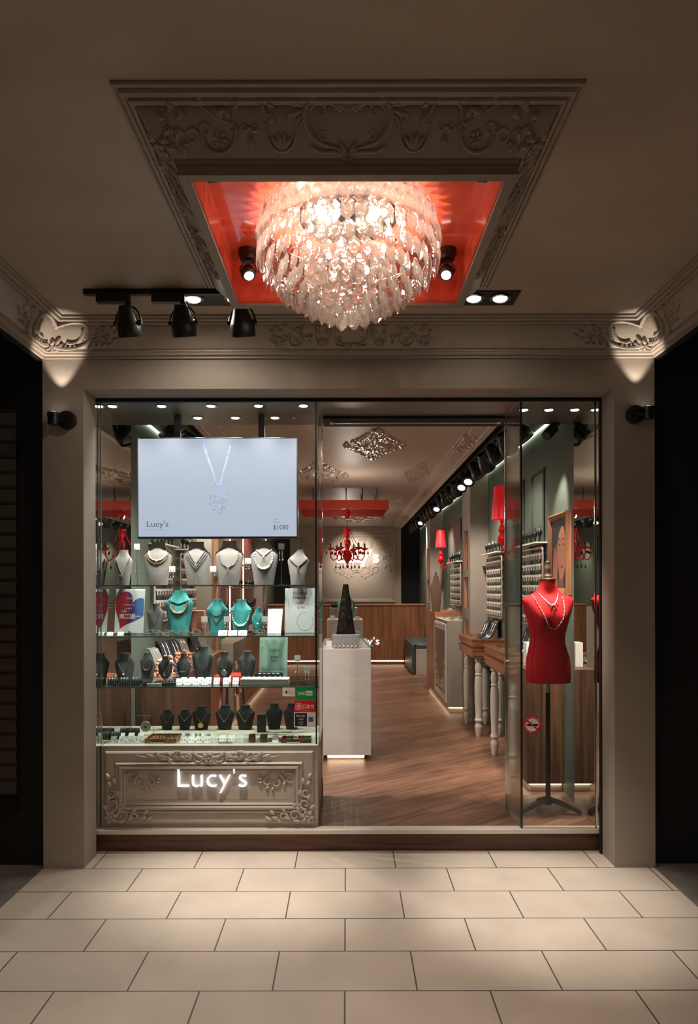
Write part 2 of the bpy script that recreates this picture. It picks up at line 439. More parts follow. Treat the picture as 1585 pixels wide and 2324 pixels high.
def bez(p0, p1, p2, p3, n=14):
    return [tuple((1 - t) ** 3 * a + 3 * (1 - t) ** 2 * t * b + 3 * (1 - t) * t * t * c + t ** 3 * d for a, b, c, d in zip(p0, p1, p2, p3)) for t in [i / n for i in range(n + 1)]]

def frieze(g, f, L, H, rnd, full=True):
    """long symmetric rococo ornament, half length L, height H; f takes (u, v) with v from 0 to H"""
    for sg in (-1, 1):
        q = lambda u, v, h, sg=sg: f(sg * u * L, v * H, h)
        k = H
        def m(u, v, h): return q(u, v, h)
        # work in units of H: u in H units
        U = L / H
        def ff(u, v, h): return f(sg * u * H, v * H, h * 1.55)
        w = 0.036
        def S(c, r, a0, t, d, ww=1.0, sh=0.25): 
            p = spiral(c, r, a0, t, d, max(14, int(26 * t)), sh); g.ribbon(p, [x for x in taper(len(p), w * ww)], ff2, 0.95)
        def ff2(u, v, h): return ff(u, v, h * H)
        def Lf(c, a, ln, ww, b=0.0): leaf(g, ff2, c, a, ln, ww, b, 0.9)
        # big C scrolls of the cartouche
        p = bez((0.18, 0.92), (0.85, 1.05), (0.95, 0.25), (0.12, 0.20), 20)
        g.ribbon(p, [0.02 + 0.035 * math.sin(math.pi * i / 20) for i in range(21)], ff2, 0.9)
        p = bez((0.42, 0.78), (0.74, 0.85), (0.72, 0.35), (0.42, 0.34), 16)
        g.ribbon(p, [0.012 + 0.022 * math.sin(math.pi * i / 16) for i in range(17)], ff2, 0.9)
        S((0.44, 0.70), 0.10, 1.2, 0.9, 1, 0.9); S((0.40, 0.40), 0.08, 4.6, 0.9, 1, 0.8)
        for k2 in range(6): 
            a = 1.1 - k2 * 0.42
            g.ribbon([(0.46 + 0.20 * math.cos(a) - 0.01, 0.58 + 0.22 * math.sin(a)), (0.46 + 0.20 * math.cos(a) + 0.01, 0.58 + 0.22 * math.sin(a))], [0.018, 0.018], ff2, 1.2)
        for k2 in range(5): Lf((0.70 + 0.01 * k2, 0.80 - 0.05 * k2), 1.0 - 0.45 * k2, 0.24, 0.035, -0.5)
        # bottom S scroll to the lowest shell
        p = bez((0.62, 0.22), (0.35, 0.05), (0.3, 0.22), (0.06, 0.10), 14); g.ribbon(p, [0.03] * 15, ff2, 0.9)
        # shell cup
        p = bez((0.86, 0.55), (0.80, 0.02), (1.42, 0.02), (1.36, 0.55), 18); g.ribbon(p, [0.034] * 19, ff2, 1.0)
        for k2 in range(4): Lf((1.11, 0.18), 1.57 + (k2 - 1.5) * 0.5, 0.26, 0.045)
        S((0.92, 0.60), 0.08, 0, 0.9, 1); S((1.30, 0.60), 0.08, 3.1, 0.9, -1)
        # arch with leaf crest
        p = [(1.62 + 0.26 * math.cos(a), 0.62 + 0.26 * math.sin(a)) for a in [math.pi * i / 16 * 1.15 - 0.25 for i in range(17)]]; g.ribbon(p, [0.036] * 17, ff2, 1.0)
        for k2 in range(7): Lf((1.62 + 0.31 * math.cos(math.pi * k2 / 6), 0.64 + 0.31 * math.sin(math.pi * k2 / 6)), math.pi * k2 / 6 + 0.4, 0.15, 0.045, 0.5)
        S((1.54, 0.50), 0.07, 0, 1, -1); S((1.72, 0.50), 0.07, 3.1, 1, 1)
        Lf((1.62, 0.2), 1.57, 0.18, 0.05)
        # second cup
        p = bez((1.86, 0.52), (1.84, 0.0), (2.55, 0.0), (2.42, 0.52), 18); g.ribbon(p, [0.036] * 19, ff2, 1.0)
        S((2.36, 0.46), 0.10, 0.2, 1.1, 1); S((1.92, 0.48), 0.08, 3.4, 1, -1)
        flower(g, ff2, (2.14, 0.34), 0.13, 6)
        S((2.60, 0.36), 0.13, 3.0, 1.1, -1, 1.0)
        # vine with leaves
        p = bez((1.95, 0.55), (2.3, 0.6), (2.5, 1.05), (3.05, 0.62), 20); g.ribbon(p, taper(21, 0.024, 1, 0.5), ff2, 1.0)
        for k2, (u, v, a) in enumerate(((2.15, 0.64, 2.2), (2.40, 0.80, 1.3), (2.62, 0.84, 0.9), (2.7, 0.70, -0.9), (2.88, 0.72, 0.9), (3.0, 0.60, 0.2), (2.95, 0.5, -1.0), (2.82, 0.48, -1.5), (3.02, 0.36, -0.7), (2.78, 0.28, -2.0), (2.90, 0.22, -0.3))):
            Lf((u, v), a, 0.17, 0.05, 0.4); Lf((u, v), a + 0.9, 0.11, 0.035)
            Lf((u, v), a - 0.9, 0.11, 0.035)
        # crest
        for k2 in range(5):
            Lf((0.10 + 0.12 * k2, 1.0 - 0.02 * k2), 0.9 - 0.1 * k2, 0.13, 0.045, 0.4)
        S((0.22, 0.99), 0.06, 0, 1.1, 1); S((0.46, 0.96), 0.06, 3, 1.1, -1); S((0.62, 0.93), 0.05, 0, 1.1, 1)
        for k2 in range(5): Lf((0.02 + 0.04 * k2, 0.80), -1.5 + 0.35 * k2, 0.15, 0.035, 0.3)
        for k2 in range(3): Lf((0.02, 0.10), 0.4 + 0.42 * k2, 0.24, 0.035, -0.3)
    def f2(u, v, h): return f(u * H, v * H, h * H * 1.4)
    flower(g, f2, (0, 0.92), 0.17, 8)
    flower(g, f2, (0, 0.06), 0.10, 6)

def cluster(g, f, s=1.0, flip=1):
    """small corner cartouche: scrolls and leaves spreading from the origin along +u and +v"""
    def q(u, v, h): return f(u * s * flip, v * s, h * s)
    flower(g, q, (0.10, 0.12), 0.16, 6)
    for (u, v, r, a, d) in ((0.36, 0.14, 0.12, 3, -1), (0.14, 0.38, 0.12, 4.5, 1), (0.60, 0.12, 0.09, 3.4, -1), (0.12, 0.62, 0.09, 4.2, 1), (0.30, 0.32, 0.08, 0, 1)):
        p = spiral((u, v), r, a, 1.1, d, 24, 0.25); g.ribbon(p, taper(len(p), 0.030), q, 1.0)
    for (u, v, a) in ((0.45, 0.05, 0.3), (0.55, 0.22, 0.6), (0.72, 0.08, 0.0), (0.78, 0.16, 0.5), (0.05, 0.45, 1.3), (0.22, 0.55, 1.0), (0.08, 0.75, 1.57), (0.16, 0.80, 1.1), (0.25, 0.22, 0.8), (0.02, 0.25, 1.8), (0.25, 0.02, -0.2), (0.85, 0.05, 0.1), (0.05, 0.9, 1.5)):
        leaf(g, q, (u, v), a, 0.15, 0.04, 0.4, 0.9)

def scrollpair(g, f, s, flip):
    def q(u, v, h): return f(u * s * flip, v * s, h * s)
    p = spiral((-0.42, 0.02), 0.20, 0.6, 1.0, 1, 24, 0.4); g.ribbon(p, taper(25, 0.05, 1, 0.5), q, 1)
    p = bez((-0.28, -0.12), (-0.1, 0.3), (0.1, 0.35), (0.32, 0.05), 16); g.ribbon(p, taper(17, 0.045, 1, 0.6), q, 1)
    p = spiral((0.28, -0.08), 0.14, 1.2, 1.1, -1, 24, 0.3); g.ribbon(p, taper(25, 0.04), q, 1)
    p = spiral((0.02, -0.12), 0.15, 2.0, 1.1, 1, 24, 0.3); g.ribbon(p, taper(25, 0.04), q, 1)
    for (u, v, a) in ((0.45, 0.0, 0.1), (0.44, -0.08, -0.4), (-0.05, 0.22, 2.2), (0.1, 0.2, 1.2), (-0.2, -0.1, 4.0), (0.1, -0.25, -1.4), (0.25, -0.22, -1.0)):
        leaf(g, q, (u, v), a, 0.14, 0.05, 0.3, 1)

def medallion(g, f, s):
    def q(u, v, h): return f(u * s[0], v * s[1], h * s[0])
    for k in range(4):
        a = k * math.pi / 2
        R = lambda u, v, a=a: (u * math.cos(a) - v * math.sin(a), u * math.sin(a) + v * math.cos(a))
        def r(u, v, h, R=R): x, y = R(u, v); return q(x, y, h)
        for sg in (-1, 1):
            p = spiral((0.42, 0.16 * sg), 0.14, 0, 1.0, sg, 20, 0.3); g.ribbon(p, taper(21, 0.05), r, 1)
            p = spiral((0.70, 0.09 * sg), 0.09, 1, 1.0, sg, 20, 0.3); g.ribbon(p, taper(21, 0.04), r, 1)
            p = spiral((0.26, 0.30 * sg), 0.12, 3, 1.0, -sg, 20, 0.3); g.ribbon(p, taper(21, 0.045), r, 1)
            leaf(g, r, (0.55, 0.1 * sg), 0.5 * sg, 0.25, 0.05, 0.3 * sg, 1.0)
            leaf(g, r, (0.3, 0.12 * sg), 0.3 * sg, 0.3, 0.05, 0.3 * sg, 1.0)
        leaf(g, r, (0.74, 0), 0, 0.24, 0.09, 0, 1.0)
        for sg in (-1, 1):
            for (u, v, q1) in ((0.52, 0.30, 0.9), (0.62, 0.22, 0.5), (0.40, 0.40, 1.1), (0.80, 0.10, 0.3)): leaf(g, r, (u, v * sg), q1 * sg, 0.14, 0.055, 0.4 * sg, 1.0)
            p = spiral((0.56, 0.0), 0.09, 2, 0.9, sg, 20, 0.4); g.ribbon(p, taper(21, 0.035), r, 1)
        leaf(g, r, (0.15, 0), 0, 0.40, 0.07, 0, 1.2)
    flower(g, q, (0, 0), 0.24, 8)

def rect_mould(g, f, u0, v0, u1, v1, prof):
    """mitred rectangular moulding; prof: (inset, height)"""
    n = len(prof); vs = []
    for (cu, cv, su, sv) in ((u0, v0, 1, 1), (u1, v0, -1, 1), (u1, v1, -1, -1), (u0, v1, 1, -1)):
        for o, h in prof: vs.append(f(cu + su * o, cv + sv * o, h))
    g.add(vs, [(c * n + i, c * n + i + 1, ((c + 1) % 4) * n + i + 1, ((c + 1) % 4) * n + i) for c in range(4) for i in range(n - 1)])
# ================================================================ STRUCTURE
FY = 4.04          # front face of the shop front
GY = 4.285         # glass line
FZ = 0.14          # shop floor
XL, XR = -1.60, 1.63
SOF = 2.872         # soffit over the windows

def bx(name, m, *a, parent=None, bevel=0.0, st=True):
    o = G().box(*a).build(name, m, parent, bevel=bevel)
    if st and parent is None: o['kind'] = 'structure'
    return o

bx('floor_arcade', FLOOR_T, -1.82, 1.84, -2.5, 4.302, -0.05, 0)
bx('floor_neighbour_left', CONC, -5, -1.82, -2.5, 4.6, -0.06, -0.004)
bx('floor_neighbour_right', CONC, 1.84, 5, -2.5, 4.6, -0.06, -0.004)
bx('floor_shop', FLOOR_W, -1.60, 1.63, 4.33, 15.1, 0.0, FZ)
bx('trim_platform_front', PLATW, -1.60, 1.63, 4.303, 4.329, 0.0, 0.118)
o = bx('trim_sill', STEEL, -1.60, 1.63, 4.262, 4.335, 0.118, 0.146, bevel=0.004)

# outer ceiling
bx('ceiling_arcade', PL_CEIL, -1.85, 1.88, -2.5, 4.34, 3.234, 3.34)
# shop front
bx('wall_front_left', PL_OUT, -1.82, -1.575, FY, 4.235, 0, 3.234)
bx('wall_front_right', PL_OUT, 1.607, 1.85, FY, 4.235, 0, 3.234)
bx('wall_front_top', PL_OUT, -1.575, 1.607, FY, 4.235, 2.871, 3.234)
bx('trim_head_frame', BLACKM, -1.575, 1.607, 4.2355, 4.262, 2.850, 2.90)
bx('trim_side_frame_right', BLACKM, 1.596, 1.607, 4.2355, 4.262, 0.0, 2.85)
# neighbours, in the dark
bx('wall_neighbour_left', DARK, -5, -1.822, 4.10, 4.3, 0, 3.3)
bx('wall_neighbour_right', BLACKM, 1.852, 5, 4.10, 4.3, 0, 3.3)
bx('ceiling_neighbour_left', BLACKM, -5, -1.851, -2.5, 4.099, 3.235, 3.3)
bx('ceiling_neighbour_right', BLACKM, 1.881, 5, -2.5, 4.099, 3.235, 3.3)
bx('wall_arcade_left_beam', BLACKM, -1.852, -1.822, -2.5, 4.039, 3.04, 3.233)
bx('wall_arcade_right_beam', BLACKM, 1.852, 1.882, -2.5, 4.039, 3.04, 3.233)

# roller shutter of the neighbour
sh = thing('roller_shutter', 'dark metal roller shutter with horizontal slats, cut off by the left edge of the photo', 'shutter', (-2.4, 4.09, 0))
g = G(); prof = []
z = 0.42
while z < 2.75:
    g.add([(-3.3, 4.085, z), (-1.995, 4.085, z), (-1.995, 4.072, z + 0.02), (-3.3, 4.072, z + 0.02), (-1.995, 4.066, z + 0.085), (-3.3, 4.066, z + 0.085), (-1.995, 4.09, z + 0.092), (-3.3, 4.09, z + 0.092)],
          [(0, 1, 2, 3), (3, 2, 4, 5), (5, 4, 6, 7)])
    z += 0.093
g.build('slat_curtain', SHUT, sh)
bx('shutter_housing', BLACK, -3.3, -1.995, 4.03, 4.098, 2.76, 2.99, parent=sh)
bx('bottom_rail', BLACK, -3.3, -1.995, 4.06, 4.098, 0.33, 0.42, parent=sh)

# cornice round three sides
PROF = [(0.0, 3.050), (0.014, 3.050), (0.014, 3.064), (0.0175, 3.074), (0.021, 3.062), (0.031, 3.066), (0.034, 3.078), (0.042, 3.080), (0.042, 3.092), (0.047, 3.104), (0.051, 3.094), (0.060, 3.101), (0.076, 3.116), (0.100, 3.142), (0.126, 3.172), (0.141, 3.192), (0.143, 3.208), (0.148, 3.208), (0.150, 3.198), (0.162, 3.202), (0.164, 3.216), (0.169, 3.216), (0.171, 3.208), (0.184, 3.213), (0.188, 3.226), (0.194, 3.228), (0.196, 3.220), (0.206, 3.223), (0.206, 3.2335)]
g = G(); n = len(PROF); vs = []
for (cx, cy, sx, sy) in ((-1.82, -2.5, 1, 0), (-1.82, FY, 1, -1), (1.85, FY, -1, -1), (1.85, -2.5, -1, 0)):
    for o_, z in PROF: vs.append((cx + sx * o_, cy + sy * o_ - 0.001, z))
g.add(vs, [(c * n + i, c * n + i + 1, (c + 1) * n + i + 1, (c + 1) * n + i) for c in range(3) for i in range(n - 1)])
struct(g.build('trim_cornice', PL_ORN, smooth=True))
# surface of the cove: u along the wall, v from 0 (low) to 0.115 (high)
def cove(v):
    t = v / 0.130; return 0.050 + 0.100 * t, 3.085 + 0.118 * max(t, 0.0) ** 1.12
def cove_front(u, v, h): o_, z = cove(v); return (u + 0.03, FY - 0.001 - o_ - h * 0.72, z - h * 0.70)
def cove_left(u, v, h): o_, z = cove(v); return (-1.82 + o_ + h * 0.72, FY - u, z - h * 0.70)
def cove_right(u, v, h): o_, z = cove(v); return (1.85 - o_ - h * 0.72, FY - u, z - h * 0.70)
g = G(); frieze(g, cove_front, 0.62, 0.150, random)
o = g.build('cornice_ornament', PL_ORN, smooth=True)
tag(origin(o, (0.03, FY, 3.05)), 'moulded plaster scroll ornament in the middle of the cornice above the shop window', 'plaster ornament')
def corner_cartouche(name, label, sx):
    g = G(); x0 = -1.82 if sx > 0 else 1.85
    def fr(u, v, h): o_, z = cove(v); return (x0 + sx * (u + o_), FY - 0.001 - o_ - h * 0.72, z - h * 0.7)
    def sd(u, v, h): o_, z = cove(v); return (x0 + sx * (o_ + h * 0.72), FY - u - o_, z - h * 0.7)
    for f in (fr, sd):
        H = 0.14
        def q(u, v, h, f=f): return f(u * H, v * H, h * H * 1.6)
        p = bez((0.0, 0.85), (0.9, 1.15), (1.5, 1.0), (1.45, 0.45), 20); g.ribbon(p, taper(21, 0.09), q, 1)
        p = bez((0.25, 0.2), (0.9, -0.05), (1.7, 0.1), (1.55, 0.6), 20); g.ribbon(p, taper(21, 0.095), q, 1)
        p = bez((0.7, 0.32), (1.1, 0.2), (1.3, 0.4), (1.15, 0.75), 14); g.ribbon(p, [0.05] * 15, q, 1)
        for k in range(7): leaf(g, q, (0.35 + 0.17 * k, 0.95 + 0.05 * math.sin(k * 2)), 0.9, 0.17, 0.05, 0.5)
        for k in range(4): leaf(g, q, (0.5 + 0.22 * k, 0.08), 1.2 + 0.2 * k, 0.2, 0.05, 0.5)
        for k in range(6): flower(g, q, (1.32 + 0.06 * math.sin(k * 0.7), 0.25 + 0.1 * k), 0.045, 3)
        for k in range(9):
            a = -1.2 + k * 0.33; leaf(g, q, (1.62 + 0.14 * math.cos(a), 0.5 + 0.38 * math.sin(a)), a, 0.26, 0.055, 0.7)
        for (u, v, r, a, d) in ((1.95, 0.30, 0.16, 2.5, 1), (2.0, 0.72, 0.14, 4, -1), (2.3, 0.5, 0.14, 3, 1), (0.5, 0.95, 0.10, 0, 1), (0.25, 0.90, 0.10, 2, -1)):
            p = spiral((u, v), r, a, 1.1, d, 24, 0.3); g.ribbon(p, taper(25, 0.045), q, 1)
        for (u, v, a) in ((2.2, 0.2, 0.2), (2.3, 0.8, 0.3), (2.5, 0.62, 0.2), (2.55, 0.4, -0.2), (2.75, 0.5, 0.0), (2.1, 0.9, 0.9), (2.45, 0.25, -0.5), (0.75, 0.98, 0.2), (0.95, 0.95, 0.0), (0.55, 0.12, -0.2)):
            leaf(g, q, (u, v), a, 0.22, 0.055, 0.4); 
    # the flower sits on the mitre
    def fl(u, v, h): o_, z = cove(0.04); return (x0 + sx * (o_ + 0.02) + sx * u * 0.7 + sx * h * 0.5, FY - o_ - 0.02 + u * 0.7 - h * 0.5, z + v * 0.9 + u * 0 - h * 0.5 + 0.01)
    flower(g, fr, (0.035, 0.022), 0.050, 6, 1.2); flower(g, fr, (0.035, 0.022), 0.026, 5, 2.0)
    o = g.build(name, PL_ORN, smooth=True)
    tag(origin(o, (x0 + sx * 0.1, FY - 0.1, 3.05)), label, 'plaster ornament')
corner_cartouche('corner_cartouche', 'lit plaster cartouche with a flower in the left corner of the outer cornice', 1)
corner_cartouche('corner_cartouche', 'lit plaster cartouche with a flower in the right corner of the outer cornice', -1)

# ---------------------------------------------------------------- lacquered ceiling box with the chandelier
bxt = thing('ceiling_light_box', 'square plaster framed ceiling box lined with shiny red lacquer above the entrance', 'ceiling box', (0.008, 2.766, 3.234))
X0, X1, Y0, Y1, ZB = -0.556, 0.572, 2.232, 3.300, 3.045
NP = [(a - 0.04, z) for a, z in PROF if a >= 0.04]
g = G(); n = len(NP); vs = []
for (cx, cy, sx, sy) in ((X0, Y0, -1, -1), (X1, Y0, 1, -1), (X1, Y1, 1, 1), (X0, Y1, -1, 1)):
    for o_, z in NP: vs.append((cx + sx * (o_ + 0.001), cy + sy * (o_ + 0.001), z - 0.001))
g.add(vs, [(c * n + i, c * n + i + 1, ((c + 1) % 4) * n + i + 1, ((c + 1) % 4) * n + i) for c in range(4) for i in range(n - 1)])
g.build('stepped_moulding', PL_ORN, bxt, smooth=True)
g = G(); IX0, IX1, IY0, IY1 = -0.5195, 0.536, 2.268, 3.264
for a in ((X0, IX0, Y0, Y1), (IX1, X1, Y0, Y1), (IX0, IX1, Y0, IY0), (IX0, IX1, IY1, Y1)):
    g.box(a[0], a[1], a[2], a[3], ZB, 3.233)
g.build('frame', PL_OUT, bxt)
g = G(); e = 0.004
g.box(IX0, IX0 + e, IY0, IY1, ZB + 0.012, 3.2); g.box(IX1 - e, IX1, IY0, IY1, ZB + 0.012, 3.2)
g.box(IX0 + e, IX1 - e, IY0, IY0 + e, ZB + 0.012, 3.2); g.box(IX0 + e, IX1 - e, IY1 - e, IY1, ZB + 0.012, 3.2)
g.box(IX0, IX1, IY0, IY1, 3.2, 3.206)
g.build('red_lining', RED_LAC, bxt)
def cvn(v): t = v / 0.130; return 0.010 + 0.100 * t, 3.085 + 0.118 * max(t, 0.0) ** 1.12
def near(u, v, h): o_, z = cvn(v); return (u * 1.17 + 0.008, Y0 - o_ - h * 0.72, z - h * 0.70)
def fars(u, v, h): o_, z = cvn(v); return (u + 0.008, Y1 + o_ + h * 0.72, z - h * 0.70)
def sL(u, v, h): o_, z = cvn(v); return (X0 - o_ - h * 0.72, 2.66 + u * 1.15, z - h * 0.70)
def sR(u, v, h): o_, z = cvn(v); return (X1 + o_ + h * 0.72, 2.66 + u * 1.15, z - h * 0.70)
for f, L in ((near, 0.52), (sL, 0.40), (sR, 0.40)):
    g = G(); frieze(g, f, L, 0.165 if f is near else 0.13, random); g.build('scroll_ornament', PL_ORN, bxt, smooth=True)

# ---------------------------------------------------------------- shop shell
bx('ceiling_window_soffit', mat('soffit_grey_green', (104, 108, 102), 0.35), -1.60, 1.63, 4.2625, 4.94, SOF, 3.3)
bx('ceiling_shop', PL_IN, -1.0, 1.0, 4.941, 15.1, 3.03, 3.1)
bx('wall_right', GREEN, XR, XR + 0.05, 4.30, 15.1, 0.0, 3.3)
bx('wall_left', GREEN, XL - 0.05, XL, 4.30, 15.1, 0.0, 3.3)
bx('wall_back', PL_IN, -1.25, 1.22, 15.0, 15.1, 0.0, 3.2)
bx('wall_back_side_panel', BLACKM, 1.221, 1.629, 15.05, 15.1, 0.0, 3.2)
bx('wall_back_side_panel_left', BLACKM, -1.599, -1.251, 15.05, 15.1, 0.0, 3.2)
# black light troughs along both walls
for s, x0, x1 in ((1, 1.19, 1.63), (-1, -1.60, -1.19)):
    bx('ceiling_trough_right' if s > 0 else 'ceiling_trough_left', BLACKM, x0, x1, 4.941, 15.0, 3.10, 3.16)
# dropped cornices of the shop
PI_ = [(0.0, 3.03), (0.02, 3.024), (0.025, 3.012), (0.045, 3.008), (0.05, 2.998), (0.10, 2.985), (0.15, 2.972), (0.155, 2.962), (0.175, 2.955), (0.19, 2.945), (0.19, 3.1)]
for s in (1, -1):
    g = G(); n = len(PI_)
    vs = [(s * (1.0 + a), y, z) for y in (4.941, 15.0) for a, z in PI_]
    g.add(vs, [(i, i + 1, n + i + 1, n + i) for i in range(n - 1)])
    struct(g.build('trim_shop_cornice_right' if s > 0 else 'trim_shop_cornice_left', PL_IN, smooth=True))
    for k, (yy, lab) in enumerate(((6.15, 'nearest'), (9.3, 'second'), (12.6, 'farthest'))):
        if s < 0 and k == 0: continue
        g = G()
        def f(u, v, h, s=s, yy=yy): t = 0.5 + v / 0.09; return (s * (1.05 + 0.10 * t), yy + u * 1.5, 2.997 - 0.025 * t - h)
        for fl in (1, -1): scrollpair(g, lambda u, v, h, fl=fl: f(u + fl * 0.13, v, h), 0.21, fl)
        o = g.build('cornice_scroll', SILVER_ORN, smooth=True)
        side = 'right' if s > 0 else 'left'
        tag(origin(o, (s * 1.1, yy, 2.98)), f'{lab} scrollwork on the shop cornice, {side} side', 'plaster ornament')
# led strips washing the walls
for s, x in ((1, XR - 0.003), (-1, XL + 0.003)):
    o = G().box(min(x, x - s * 0.02), max(x, x - s * 0.02), 5.05, 14.9, 2.985, 2.995).build('cove_led_strip', LEDG)
    tag(origin(o, (x, 9.9, 2.99)), f'greenish white led strip along the top of the {"right" if s > 0 else "left"} shop wall', 'led strip')
# wall panel mouldings on the green walls
MP = [(0, 0), (0, 0.012), (0.012, 0.02), (0.024, 0.012), (0.03, 0.0)]
for k, (y0, y1) in enumerate(((5.52, 5.90), (6.15, 6.95), (8.6, 9.3), (9.5, 10.6), (12.2, 12.9))):
    for s, f in ((1, faceL(XR)), (-1, faceR(XL))):
        g = G(); rect_mould(g, f, y0, 1.50, y1, 2.66, MP)
        struct(g.build(f'trim_panel_{"right" if s > 0 else "left"}_{k}', GREENT))
# back wall moulding
g = G(); rect_mould(g, front(15.0), -1.12, 1.34, 1.10, 2.86, [(0, 0), (0, 0.03), (0.02, 0.04), (0.05, 0.03), (0.06, 0.01), (0.09, 0.0)])
struct(g.build('trim_back_wall', PL_IN))
for s in (-1, 1):
    g = G(); cluster(g, lambda u, v, h: (s * (1.0 - u), 15.0 - h, 2.80 - v), 0.75, 1)
    o = g.build('back_wall_ornament', PL_IN, smooth=True)
    tag(origin(o, (s * 0.9, 15, 2.6)), f'plaster scrollwork in the upper {"right" if s > 0 else "left"} corner of the shop back wall', 'plaster ornament')
g = G()
for s in (-1, 1):
    scrollpair(g, lambda u, v, h: (0.23 + s * 0.24 + u, 15.0 - h, 2.02 + v + abs(u - 0) * 0.2), 0.42, -s)
o = g.build('back_wall_ornament', PL_IN, smooth=True)
tag(origin(o, (0.23, 15, 2.0)), 'low pointed plaster scroll under the glowing back wall sign', 'plaster ornament')
o = text("Lucy's", front(15.0), X_(765, 15), Z_(1287, 15), X_(860, 15) - X_(765, 15), None, 0.03, LETTER, 'back_wall_sign', h0=0.02)
tag(origin(o, (0.23, 15, 2.2)), "glowing white Lucy's letters high on the shop back wall behind the red chandelier", 'sign')

# ceiling medallions
for (cx, cy, sx, sy, lab) in ((0.27, 6.40, 0.31, 0.72, 'diamond shaped ceiling medallion nearest the entrance in mid ceiling'),
                              (-0.30, 8.1, 0.34, 0.95, 'silvery ceiling medallion left of the arc of light'),
                              (0.83, 8.0, 0.16, 0.80, 'silvery ceiling medallion against the right cornice, nearer one'),
                              (0.85, 11.0, 0.14, 1.0, 'silvery ceiling medallion against the right cornice beyond the red box'),
                              (0.25, 13.0, 0.5, 1.0, 'ceiling medallion farthest back before the sign wall')):
    g = G(); medallion(g, lambda u, v, h: (cx + u, cy + v, 3.03 - h), (sx, sy))
    o = g.build('ceiling_medallion', SILVER_ORN, smooth=True)
    tag(origin(o, (cx, cy, 3.03)), lab, 'ceiling medallion')

# columns between the wall bays
def column(name, x0, x1, y0, y1, side):
    # x0 is the aisle side
    xa, xb = min(x0, x1), max(x0, x1)
    g = G(); nd = 0.09
    inner = x0 + (nd if x1 > x0 else -nd)
    ia, ib = min(inner, x1), max(inner, x1)
    oa, ob = min(x0, inner), max(x0, inner)
    yn0, yn1 = y0 + 0.13, y1 - 0.13
    g.box(ia, ib, y0, y1, FZ, 3.095)
    g.box(oa, ob, y0, yn0, FZ, 3.095); g.box(oa, ob, yn1, y1, FZ, 3.095)
    for za, zb in ((FZ, 0.9), (1.30, 1.42), (1.80, 1.88), (2.35, 3.095)): g.box(oa, ob, yn0, yn1, za, zb)
    return struct(g.build(name, CONC2))
column('wall_column_right_near', 1.42, XR, 7.72, 8.24, 1)
column('wall_column_right_far', 1.41, XR, 11.33, 11.9, 1)
column('wall_column_left_near', -1.42, XL, 7.1, 7.6, -1)
column('wall_column_left_far', -1.41, XL, 11.33, 11.9, -1)
for (x, y0, y1, s, lab) in ((1.42, 7.85, 8.11, 1, 'near right'), (1.41, 11.46, 11.77, 1, 'far right'), (-1.42, 7.23, 7.47, -1, 'near left')):
    for za, zb, w in ((0.9, 1.30, 'lowest'), (1.42, 1.80, 'middle'), (1.88, 2.35, 'topmost')):
        o = G().box(*sorted((x + s * 0.002, x + s * 0.089)), y1 - 0.008, y1 - 0.001, za + 0.002, zb - 0.002).build('niche_board', OAK)
        tag(origin(o, (x, y1, za)), f'oak board lining the {w} lit niche in the {lab} shop column', 'niche')
        o = G().box(*sorted((x + s * 0.01, x + s * 0.03)), y0 + 0.001, y0 + 0.008, za + 0.01, zb - 0.01).build('niche_led', LEDN)
        tag(origin(o, (x, y0, za)), f'white led strip at the edge of the {w} niche in the {lab} shop column', 'led strip')

# door header with the closer rail
hd = thing('door_closer_rail', 'long black door closer rail recessed in the soffit above the open entrance', 'door closer', (0.4, 4.9, SOF))
bx('slot', BLACKM, X_(735, 4.8), X_(1148, 4.8), 4.69, 4.92, 2.853, 2.8715, parent=hd)
bx('slide_arm', STEEL, X_(755, 4.8), X_(1130, 4.8), 4.78, 4.796, 2.842, 2.852, parent=hd)
bx('bracket', STEEL, X_(750, 4.8), X_(757, 4.8), 4.76, 4.81, 2.842, 2.852, parent=hd)
bx('bracket', STEEL, X_(1128, 4.8), X_(1136, 4.8), 4.76, 4.81, 2.842, 2.852, parent=hd)
# ================================================================ OUTER LAMPS AND CHANDELIER
rnd = random.Random(5)
# ---- chandelier
CX, CY = 0.010, 2.760
ch = thing('crystal_chandelier', 'large round tiered cut crystal chandelier hanging in the red ceiling box', 'chandelier', (CX, CY, 3.2))
G().lathe([(0.20, -0.012), (0.20, 0)], (CX, CY, 3.199), 40).build('ceiling_plate', CHROME, ch, True)
g = G()
for r, z in ((0.35, 3.165), (0.325, 3.07), (0.27, 3.0), (0.2, 2.93), (0.13, 2.88), (0.06, 2.84)):
    g.tube([(CX + r * math.cos(a), CY + r * math.sin(a), z) for a in [2 * math.pi * i / 48 for i in range(48)]], 0.003, 6, True)
for k in range(8):
    a = k * math.pi / 4
    g.tube([(CX + 0.19 * math.cos(a), CY + 0.19 * math.sin(a), 3.19), (CX + 0.35 * math.cos(a), CY + 0.35 * math.sin(a), 3.165), (CX + 0.27 * math.cos(a), CY + 0.27 * math.sin(a), 3.0), (CX + 0.06 * math.cos(a), CY + 0.06 * math.sin(a), 2.84)], 0.002, 5)
g.build('wire_frame', CHROME, ch, True)
for k, (bx_, by_, bz_) in enumerate([(0.17 * math.cos(a), 0.17 * math.sin(a), 3.11) for a in [0.5 + i * math.pi / 4 for i in range(8)]] + [(0.08 * math.cos(a), 0.08 * math.sin(a), 2.99) for a in (0.3, 2.4, 4.5)]):
    b = G().ball((CX + bx_, CY + by_, bz_), 0.012, 12, 8, 1.5).build('bulb', BULB, ch, True)
